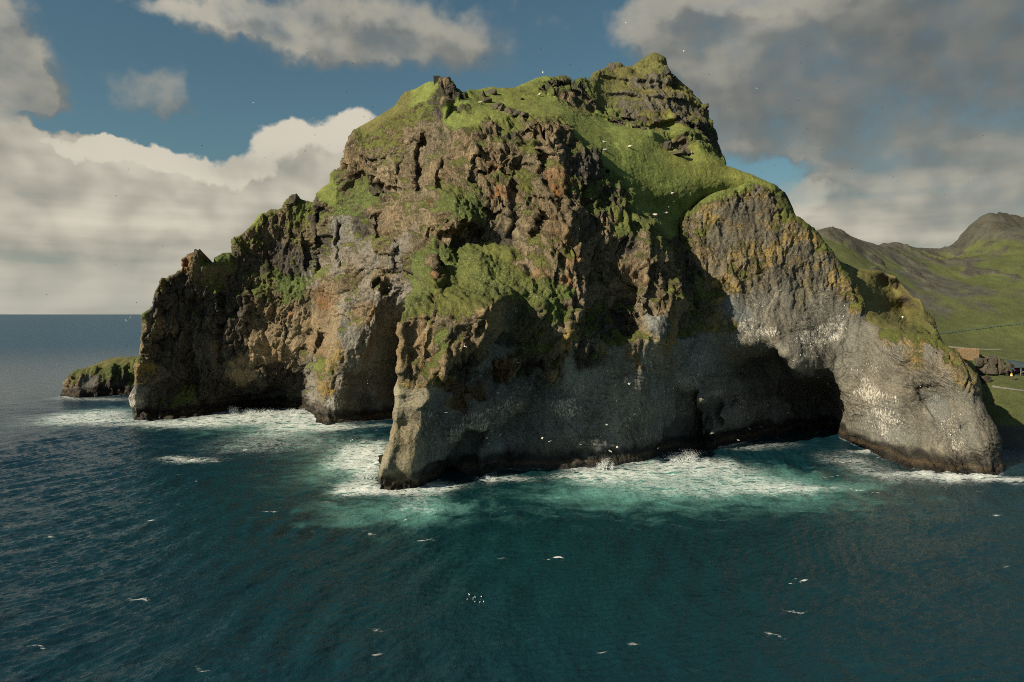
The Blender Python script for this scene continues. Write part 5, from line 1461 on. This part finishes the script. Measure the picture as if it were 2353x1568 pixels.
def bm_obj(name, bm, mat, parent=None, loc=None):
    me = bpy.data.meshes.new(name)
    bmesh.ops.recalc_face_normals(bm, faces=bm.faces)
    bm.to_mesh(me); bm.free()
    me.materials.append(mat)
    o = bpy.data.objects.new(name, me); C.objects.link(o)
    if parent: o.parent = parent
    if loc: o.location = loc
    return o


px_, py_, pz_ = hit_hill(2226, 829)
PW = 41 * py_ / FOC; PH = 26 * py_ / FOC
ps = empty('pallet_stack', (px_, py_, pz_ + .2), math.radians(-22))
tag(ps, 'tall square stack of weathered wooden pallets behind the cliff edge', 'pallet stack')
bm = bmesh.new()
for k in range(5):
    box_into(bm, (0, -.05, .0 + k * .2), (1.15, .10, .11))
for sx in (-.5, 0, .5):
    box_into(bm, (sx, .06, .4), (.10, .10, .9))
pal = bm_obj('pallet', bm, WOOD, ps)
nxp, nzp = 7, 6
cw, ch = PW / nxp, PH / nzp
for i in range(nxp):
    for k in range(nzp):
        if i == 0 and k == 0:
            o = pal
        else:
            o = pal.copy(); C.objects.link(o); o.parent = ps
        o.scale = (cw / 1.16, 1.2, ch / .98)
        o.location = ((i - nxp / 2 + .5) * cw, random.uniform(-.12, .12), k * ch)
        o.rotation_euler = (0, 0, random.uniform(-.04, .04))
        if (i * 3 + k * 5) % 4 == 0:
            o.rotation_euler = (0, math.radians(90), 0); o.scale = (ch / 1.16, 1.2, cw / .98)
            o.location = ((i - nxp / 2) * cw, random.uniform(-.1, .1), k * ch + ch * .5)
bm = bmesh.new()
box_into(bm, (0, PW * .5 + .25, PH / 2), (PW * .97, PW * .95, PH * .97))
bm_obj('inner_stack', bm, WOOD_D, ps)
bm = bmesh.new()
for i in range(14):
    box_into(bm, ((i - 6.5) * PW / 14, PW * .5, PH + .06), (PW / 14 * .8, PW * .96, .12))
bm_obj('top_boards', bm, WOOD, ps)
bm = bmesh.new()
for i in range(9):
    for k in range(nzp):
        box_into(bm, (PW * .5 + .12, .5 + i * PW / 9.6, k * ch + ch * .45), (.14, .13, ch * .9))
for k in range(nzp * 4):
    box_into(bm, (PW * .5 + .06, PW * .5, k * ch / 4 + .15), (.1, PW * .95, .12))
o_ = bm_obj('side_boards', bm, WOOD, ps)

# ------------------------------------------------------------------ stage building at the right edge
ROOF = plain_mat('blue_grey_roof', (.055, .075, .082), .6, .15, .4)
DARKW = plain_mat('dark_wall', (.03, .034, .034), .9, .2, .5)
STEEL = plain_mat('grey_steel', (.30, .31, .30), .6, .1, 1)
WHITE = plain_mat('white_board', (.72, .72, .68), .7, .08, 1)
mural, t_, o_ = new_mat('painted_mural')
tcn = t_.n.new('ShaderNodeTexCoord')
n_ = t_.n.new('ShaderNodeTexVoronoi'); n_.inputs['Scale'].default_value = 1.1
t_.put(n_.inputs['Vector'], tcn.outputs['Object'])
hs = t_.node('ShaderNodeHueSaturation', {'Saturation': 1.0, 'Value': .22, 'Color': n_.outputs['Color']})
b_ = t_.node('ShaderNodeBsdfPrincipled', {'Base Color': hs.outputs[0], 'Roughness': .8})
t_.l.new(b_.outputs[0], o_.inputs[0])
gx_, gy_, gz_ = hit_hill(2345, 866)
gy_ += 3
gx_ = float(at(2345, 866, gy_)[0]); gz_ = hill_z(gx_, gy_)
st = empty('stage_building', (gx_, gy_, gz_ - .1))
tag(st, 'low open stage with a blue grey roof beside the dark boulders', 'building')
sc_ = gy_ / FOC
W0, W1 = -19 * sc_, 42 * sc_
rz0 = 19 * sc_; rz1 = 36 * sc_
bm = bmesh.new()
a = [bm.verts.new(c) for c in ((W0, -1.2, rz0), (W1, -1.2, rz0), (W1, 6, rz1 - 1.6), (W0, 5, rz1))]
b = [bm.verts.new(c) for c in ((W0, -1.2, rz0 - .25), (W1, -1.2, rz0 - .25), (W1, 6, rz1 - 1.85), (W0, 5, rz1 - .25))]
bm.faces.new(a); bm.faces.new(b[::-1])
for i in range(4):
    bm.faces.new((a[i], b[i], b[(i + 1) % 4], a[(i + 1) % 4]))
bm_obj('roof', bm, ROOF, st)
bm = bmesh.new(); box_into(bm, ((W0 + W1) / 2, 4.6, rz0 * .5), (W1 - W0 - .4, .3, rz0)); bm_obj('back_wall', bm, DARKW, st)
bm = bmesh.new(); box_into(bm, ((W0 + W1) / 2, 3.9, rz0 * .62), (W1 - W0 - 1, .2, rz0 * .5)); bm_obj('mural', bm, mural, st)
bm = bmesh.new(); box_into(bm, ((W0 + W1) / 2, 1.6, .25), (W1 - W0, 5.2, .5)); bm_obj('stage_floor', bm, DARKW, st)
pm = None
for xx in (-3 * sc_, 8 * sc_, 22 * sc_):
    if pm is None:
        bm = bmesh.new(); box_into(bm, (0, 0, rz0 * .5), (.18, .18, rz0)); pm = bm_obj('post', bm, STEEL, st); o_ = pm
    else:
        o_ = pm.copy(); C.objects.link(o_); o_.parent = st
    o_.location = (xx, -1.0, 0)
bm = bmesh.new(); box_into(bm, (9 * sc_, -1.2, .9), (9 * sc_, .12, .55)); bm_obj('sign_board', bm, WHITE, st)
bm = bmesh.new()
box_into(bm, (3 * sc_, -1.05, rz0 * .5), (.1, .1, .1))
for s_ in (-1, 1):
    n0 = len(bm.verts)
    box_into(bm, (0, 0, 0), (11.5 * sc_, .1, .1))
    bm.verts.ensure_lookup_table()
    R = Matrix.Rotation(s_ * .5, 3, 'Y')
    for v_ in bm.verts[n0:]:
        v_.co = R @ v_.co + Vector((2.6 * sc_, -1.05, rz0 * .45))
bm_obj('brace', bm, STEEL, st)

# yellow drum
YEL = plain_mat('yellow_paint', (.75, .48, .03), .5, .08, 2)
RED = plain_mat('red_paint', (.45, .06, .03), .5, .08, 2)
dx_, dy_, dz_ = hit_hill(2326, 864)
dy_ -= 1.0
dr = empty('yellow_drum', (float(at(2324, 860, dy_)[0]), dy_, hill_z(dx_, dy_)))
tag(dr, 'small yellow and white round topped drum standing against the dark rocks', 'drum')
for nm, m_, prof in (('base_ring', RED, [(0, 0), (.62, 0), (.62, .18), (0, .18)]), ('drum_side', WHITE, [(0, .185), (.58, .185), (.60, .55), (0, .55)]), ('dome', YEL, [(0, .555), (.57, .555), (.55, .9), (.40, 1.15), (.15, 1.28), (0, 1.3)])):
    bm = bmesh.new()
    rows = [[bm.verts.new((r_ * math.cos(a_ * math.pi / 8), r_ * math.sin(a_ * math.pi / 8), z_)) for a_ in range(16)] if r_ > 0 else [bm.verts.new((0, 0, z_))] for r_, z_ in prof]
    for r0, r1 in zip(rows[:-1], rows[1:]):
        for k in range(16):
            if len(r0) == 1: bm.faces.new((r0[0], r1[k], r1[(k + 1) % 16]))
            elif len(r1) == 1: bm.faces.new((r0[k], r0[(k + 1) % 16], r1[0]))
            else: bm.faces.new((r0[k], r0[(k + 1) % 16], r1[(k + 1) % 16], r1[k]))
    bm_obj(nm, bm, m_, dr)

# plank leaning on the heap
bm = bmesh.new(); box_into(bm, (0, 0, 0), (2.6, .5, .14))
o_ = bm_obj('plank', bm, WOOD)
o_.location = [float(a) for a in at(2264, 820, hy0 + 5)]
o_.rotation_euler = (.5, .42, 0)
tag(o_, 'pale plank lying on the rock heap right of the pallet stack', 'plank')


# ------------------------------------------------------------------ fence and paths on the hillside
def drape(pts, n):
    out = []
    w_ = [hit_hill(u, v) for u, v in pts]
    seg = [math.dist(a, b) for a, b in zip(w_[:-1], w_[1:])]
    tot = sum(seg)
    for i in range(n):
        d_ = tot * i / (n - 1); k = 0
        while k < len(seg) - 1 and d_ > seg[k]:
            d_ -= seg[k]; k += 1
        f = d_ / seg[k]
        x = w_[k][0] * (1 - f) + w_[k + 1][0] * f; y = w_[k][1] * (1 - f) + w_[k + 1][1] * f
        out.append(Vector((x, y, hill_z(x, y))))
    return out


FENCE_M = plain_mat('weathered_fence', (.10, .15, .125), .8, .2, 1)
fp = drape([(2150, 770), (2190, 766), (2215, 762), (2258, 757), (2300, 752), (2353, 746), (2420, 740)], 34)
fe = empty('wire_fence', fp[0])
tag(fe, 'long greenish wire fence crossing the foot of the far hillside', 'fence')
post = None
for p in fp:
    if post is None:
        bm = bmesh.new(); box_into(bm, (0, 0, .6), (.22, .22, 1.4)); post = bm_obj('post', bm, FENCE_M, fe); o_ = post
    else:
        o_ = post.copy(); C.objects.link(o_); o_.parent = fe
    o_.location = p - fp[0]
for hgt_ in (.45, .85, 1.2):
    V, Q = [], []
    for i, p in enumerate(fp):
        q0 = p - fp[0] + Vector((0, 0, hgt_))
        for dy2, dz2 in ((-.06, -.06), (.06, -.06), (.06, .06), (-.06, .06)):
            V.append(q0 + Vector((0, dy2, dz2)))
        if i:
            for k in range(4):
                Q.append((4 * (i - 1) + k, 4 * (i - 1) + (k + 1) % 4, 4 * i + (k + 1) % 4, 4 * i + k))
    mesh_np('wire', np.array(V), Q, FENCE_M, parent=fe)

PATH_M = plain_mat('gravel_path', (.19, .175, .15), .95, .25, .8)
for nm, pts, w_ in (('path', [(2280, 890), (2300, 893), (2330, 896), (2353, 899), (2420, 905)], 1.6), ('road', [(2150, 797), (2190, 799), (2220, 801), (2250, 803), (2270, 804), (2300, 804.5)], 2.6)):
    dp = drape(pts, 40)
    V, Q = [], []
    for i, p in enumerate(dp):
        d_ = (dp[min(i + 1, 39)] - dp[max(i - 1, 0)]).normalized()
        s_ = Vector((-d_.y, d_.x, 0)) * w_ / 2
        for k in (-1, -.33, .33, 1):
            q0 = p + s_ * k
            V.append((q0.x, q0.y, hill_z(q0.x, q0.y) + .12))
        if i:
            for k in range(3):
                Q.append((4 * (i - 1) + k, 4 * i + k, 4 * i + k + 1, 4 * (i - 1) + k + 1))
    tag(mesh_np(nm, np.array(V), Q, PATH_M), 'narrow grey gravel strip across the green valley floor' if nm == 'path' else 'grey track passing behind the pallet stack', kind='structure')


# ------------------------------------------------------------------ sheep
def blob(bm, c, r, seg=8, rings=5, rot=None):
    m_ = Matrix.Translation(c)
    if rot: m_ = m_ @ rot
    m_ = m_ @ Matrix.Diagonal((*r, 1))
    bmesh.ops.create_uvsphere(bm, u_segments=seg, v_segments=rings, radius=1, matrix=m_)


FLEECE = plain_mat('fleece', (.62, .58, .48), .95, .12, 8)
DARKF = plain_mat('dark_wool', (.07, .055, .045), .9, .2, 8)
sheep = empty('sheep', (0, 0, 0))
bm = bmesh.new()
blob(bm, (0, 0, .62), (.56, .30, .33), 12, 8)
blob(bm, (.38, 0, .74), (.26, .24, .25), 10, 6)
blob(bm, (-.42, 0, .64), (.22, .25, .27), 10, 6)
bm_obj('body', bm, FLEECE, sheep)
bm = bmesh.new()
blob(bm, (.72, 0, .80), (.18, .10, .12), 8, 6, Matrix.Rotation(.5, 4, 'Y'))
blob(bm, (.62, .13, .88), (.04, .10, .03), 6, 4); blob(bm, (.62, -.13, .88), (.04, .10, .03), 6, 4)
bm_obj('head', bm, FLEECE, sheep)
leg_me = None
for sx1, sy1 in ((.34, .15), (.34, -.15), (-.36, .15), (-.36, -.15)):
    if leg_me is None:
        bm = bmesh.new()
        bmesh.ops.create_cone(bm, cap_ends=True, segments=7, radius1=.035, radius2=.06, depth=.5, matrix=Matrix.Translation((0, 0, .22)))
        o_ = bm_obj('leg', bm, DARKF, sheep); leg_me = o_.data
    else:
        o_ = bpy.data.objects.new('leg', leg_me); C.objects.link(o_); o_.parent = sheep
    o_.location = (sx1, sy1, 0)


def copy_tree(o, parent=None):
    c = o.copy(); C.objects.link(c)
    if parent: c.parent = parent
    for ch_ in list(o.children):
        copy_tree(ch_, c)
    return c


SH = [(1543, 449, 'white sheep standing above the shadow on the steep pasture'), (1546.5, 468, 'white sheep grazing at the very edge of the ridge shadow'), (1536, 482, 'white sheep just inside the tip of the ridge shadow'),
      (1529, 494, 'sheep in the middle of the dark ridge shadow'), (1506, 498, 'lowest sheep beside the crest of the brown buttress'), (1240, 221, 'sheep high on the slope below the flat topped crag'), (1104, 240, 'sheep just left of the mushroom shaped rock'),
      (1389, 331, 'left one of two sheep on the open middle pasture'), (1447, 341, 'right one of two sheep on the open middle pasture'), (1391, 349, 'sheep close behind the brown prow of the cliff'), (1590, 355, 'pale sheep beside the bare rock patch on the right pasture'), (1692, 384, 'pale sheep near the skyline at the right end of the pasture')]
first = True
for i, (u, v, lb) in enumerate(SH):
    p = sheet_point(HI, u, v)
    if p is None:
        p = sheet_point(RI, u, v)
    if p is None:
        continue
    s_ = sheep if first else copy_tree(sheep)
    first = False
    s_.location = p + Vector((0, -.1, -.05))
    s_.rotation_euler = (0, 0, (i * 2.3) % 6.28 if i % 3 else random.uniform(-.4, .4))
    s_.scale = (1.25,) * 3
    tag(s_, lb, 'sheep', 'sheep grazing on the grass slope')

# ------------------------------------------------------------------ birds
BIRD_W = plain_mat('white_plumage', (.80, .78, .72), .7, .06, 4)
BIRD_D = plain_mat('dark_plumage', (.035, .035, .038), .8, .1, 4)


def flying_bird(mat, fold):
    bm = bmesh.new()
    blob(bm, (0, 0, 0), (.24, .085, .08), 8, 6)
    blob(bm, (.23, 0, .03), (.08, .06, .06), 6, 5)
    for s_ in (-1, 1):
        ys = [0.05, .30, .62]; zs_ = [.02, .12 + fold, .02 + fold * .6]; ch_ = [.15, .12, .02]; sw = [.02, .05, -.12]
        top_, bot_ = [], []
        for y_, z_, c_, w_ in zip(ys, zs_, ch_, sw):
            top_.append((bm.verts.new((w_ + c_, s_ * y_, z_ + .012)), bm.verts.new((w_ - c_, s_ * y_, z_ + .012))))
            bot_.append((bm.verts.new((w_ + c_, s_ * y_, z_ - .012)), bm.verts.new((w_ - c_, s_ * y_, z_ - .012))))
        for k in (0, 1):
            bm.faces.new((top_[k][0], top_[k][1], top_[k + 1][1], top_[k + 1][0]))
            bm.faces.new((bot_[k][0], bot_[k + 1][0], bot_[k + 1][1], bot_[k][1]))
            bm.faces.new((top_[k][0], top_[k + 1][0], bot_[k + 1][0], bot_[k][0]))
            bm.faces.new((top_[k][1], bot_[k][1], bot_[k + 1][1], top_[k + 1][1]))
        bm.faces.new((top_[2][0], top_[2][1], bot_[2][1], bot_[2][0]))
    t0 = [bm.verts.new(c) for c in ((-.20, .04, .01), (-.20, -.04, .01), (-.36, -.08, .01), (-.36, .08, .01))]
    bm.faces.new(t0)
    me = bpy.data.meshes.new('flying_bird'); bmesh.ops.recalc_face_normals(bm, faces=bm.faces); bm.to_mesh(me); bm.free()
    me.materials.append(mat)
    return me


FLY_W = [flying_bird(BIRD_W, f) for f in (.0, .14, -.12)]
FLY_D = [flying_bird(BIRD_D, f) for f in (.0, .16, -.12)]


def put_bird(name, me, loc, rot, sc1, label, group):
    o = bpy.data.objects.new(name, me); C.objects.link(o)
    o.location = loc; o.rotation_euler = rot; o.scale = (sc1,) * 3
    return tag(o, label, 'bird', group)


rb_ = random.Random(3)
ON_CLIFF = [(689.4 + .3847 * a, 574.5 + .3847 * b) for a, b in ((1197, 1105), (1117, 1125), (1125, 1160), (1447, 1125), (1492, 1147), (1675, 1162), (1300, 675), (985, 578), (875, 972), (1183, 855), (1832, 1046), (1998, 982), (1853, 1203), (1895, 1180), (405, 797), (530, 228), (757, 480), (1965, 800), (310, 1137))]
ON_CLIFF += [(1436.2 + .3897 * a, 689.4 + .3897 * b) for a, b in ((195, 878), (57, 675), (668, 828), (733, 762), (802, 748), (843, 620), (960, 668), (728, 692), (1197, 496), (1137, 460), (1637, 100))]
for i, (u, v) in enumerate(ON_CLIFF):
    p = sheet_point(RI, u, v) or sheet_point(HI, u, v)
    Y = (p.y if p else 250) - 9
    put_bird('flying_seabird', FLY_W[i % 3], [float(a) for a in at(u, v, Y)], (rb_.uniform(-.6, .6), rb_.uniform(-.3, .3), rb_.uniform(0, 6.28)), 1.15, 'white seabird gliding past the face of the cliff', 'white seabirds flying in front of the cliff')
SKY_R = [(1263.9 + .4629 * a, .4629 * b) for a, b in ((1275, 231), (1247, 313), (1724, 178), (1470, 240), (1773, 428), (1265, 452), (1233, 500), (1196, 545), (1203, 573), (948, 613), (973, 631), (1070, 580), (1278, 638), (1083, 625), (1008, 677), (1323, 660), (1335, 628), (1550, 497), (1740, 605), (1735, 630), (1524, 655), (2087, 690), (2153, 675), (1352, 743), (1420, 738), (1082, 768), (1137, 770), (1170, 770), (1002, 797), (985, 790), (1115, 823), (1047, 853), (1262, 860), (1240, 898), (1330, 880), (1378, 908), (1482, 885), (1500, 838), (1497, 890), (1705, 880), (1728, 900), (2077, 905), (1996, 850), (1922, 940), (1960, 968), (1153, 880), (1290, 995), (1345, 990), (790, 371), (843, 450), (890, 528), (1505, 550), (1648, 535), (1430, 405))]
for i, (u, v) in enumerate(SKY_R):
    put_bird('flying_seabird', FLY_D[i % 3], [float(a) for a in at(u, v, rb_.uniform(290, 350))], (rb_.uniform(-.6, .6), rb_.uniform(-.3, .3), rb_.uniform(0, 6.28)), .62, 'dark seabird flying in the cloudy sky right of the peak', 'dark seabirds in the sky right of the peak')
SKY_L = [(.4946 * a, 229.8 + .4946 * b) for a, b in ((938, 213), (598, 323), (540, 445), (77, 247), (755, 683), (878, 603), (535, 767), (1230, 268), (1418, 240), (1465, 163), (217, 905), (394, 1037), (634, 942))]
SKY_L += [(689.4 + .348 * a, 86.2 + .348 * b) for a, b in ((69, 15), (50, 73), (349, 173), (1217, 140), (1210, 185), (307, 365), (477, 462), (245, 513), (422, 525), (99, 647), (192, 710), (47, 980), (33, 750), (1588, 77), (1783, 180), (1850, 222))]
for i, (u, v) in enumerate(SKY_L):
    put_bird('flying_seabird', FLY_D[i % 3], [float(a) for a in at(u, v, rb_.uniform(250, 320))], (rb_.uniform(-.6, .6), rb_.uniform(-.3, .3), rb_.uniform(0, 6.28)), .62, 'dark seabird flying in the sky left of the peak', 'dark seabirds in the sky left of the peak')
for u, v, Y, s_, lb in ((1263.9 + .4629 * 665, .4629 * 255, 330, 1.1, 'white seabird flying close right of the peak'), (1263.9 + .4629 * 376, .4629 * 116, 330, 1.0, 'white seabird above the left shoulder of the peak'), (1263.9 + .4629 * 1025, .4629 * 440, 330, 1.1, 'white seabird lit against the dark cloud'),
                        (583, 237, 300, 1.1, 'white seabird alone in the blue sky left of the cliff'), (300, 731, 250, 1.6, 'white seabird low over the horizon by the left cliff end'), (290, 738, 250, 1.0, 'smaller white seabird just left of the one by the cliff end'), (1247, 167, 320, 1.2, 'pale bird just above the flat topped crag')):
    put_bird('flying_seabird', FLY_W[1], [float(a) for a in at(u, v, Y)], (rb_.uniform(-.9, -.4), .2, rb_.uniform(0, 6.28)), s_, lb, None)

bm = bmesh.new()
blob(bm, (0, 0, .09), (.26, .13, .12), 8, 6); blob(bm, (.22, 0, .24), (.08, .07, .08), 6, 5); blob(bm, (.17, 0, .17), (.07, .06, .1), 6, 5); blob(bm, (-.27, 0, .12), (.12, .07, .04), 6, 4)
sw_me = bpy.data.meshes.new('swimming_seabird'); bm.to_mesh(sw_me); bm.free(); sw_me.materials.append(BIRD_W)
for i, (a, b) in enumerate(((2153, 1175), (2174, 1178), (2197, 1177), (2208, 1153), (2213, 1188), (2227, 1170), (2236, 1166), (2235, 1188), (2258, 1190), (2265, 1163), (2276, 1188), (2226, 1180))):
    x, y, z = on_water(.4883 * a, 804.3 + .4883 * b)
    put_bird('swimming_seabird', sw_me, (float(x), float(y), .05), (0, 0, rb_.uniform(0, 6.28)), .6, 'white seabird resting on the dark water of the foreground', 'flock of white seabirds resting on the water')

bm = bmesh.new()
blob(bm, (0, 0, .2), (.13, .14, .24), 8, 6); blob(bm, (0, -.05, .46), (.075, .085, .08), 6, 5); blob(bm, (0, -.14, .45), (.02, .06, .02), 5, 4)
pe_me = bpy.data.meshes.new('perched_seabird'); bm.to_mesh(pe_me); bm.free(); pe_me.materials.append(BIRD_W)
nrg = np.random.default_rng(21)
cnt_ = 0
for I, n_ in ((HI, 80), (RI, 70)):
    w_ = np.clip(I['guan'] - .28, 0, 1) * (I['d'] > 2) * (I['PZ'] > 6)
    w_ = (w_ ** 1.5).ravel(); w_ = w_ / w_.sum()
    for j in nrg.choice(len(w_), n_, replace=False, p=w_):
        lx, ly, lz = I['PX'].flat[j], I['PY'].flat[j], I['PZ'].flat[j]
        x = lx * I['ct'] + ly * I['st']; y = -lx * I['st'] + ly * I['ct']
        put_bird('perched_seabird', pe_me, (float(x), float(y) - .15, float(lz) - .05), (0, 0, nrg.uniform(-1, 1)), float(nrg.uniform(.7, 1.0)), 'white seabird perched on a ledge of the grey cliff' if I is HI else 'white seabird perched on a ledge of the arched wall', 'seabirds nesting on the cliff' if I is HI else 'seabirds nesting on the arched wall')
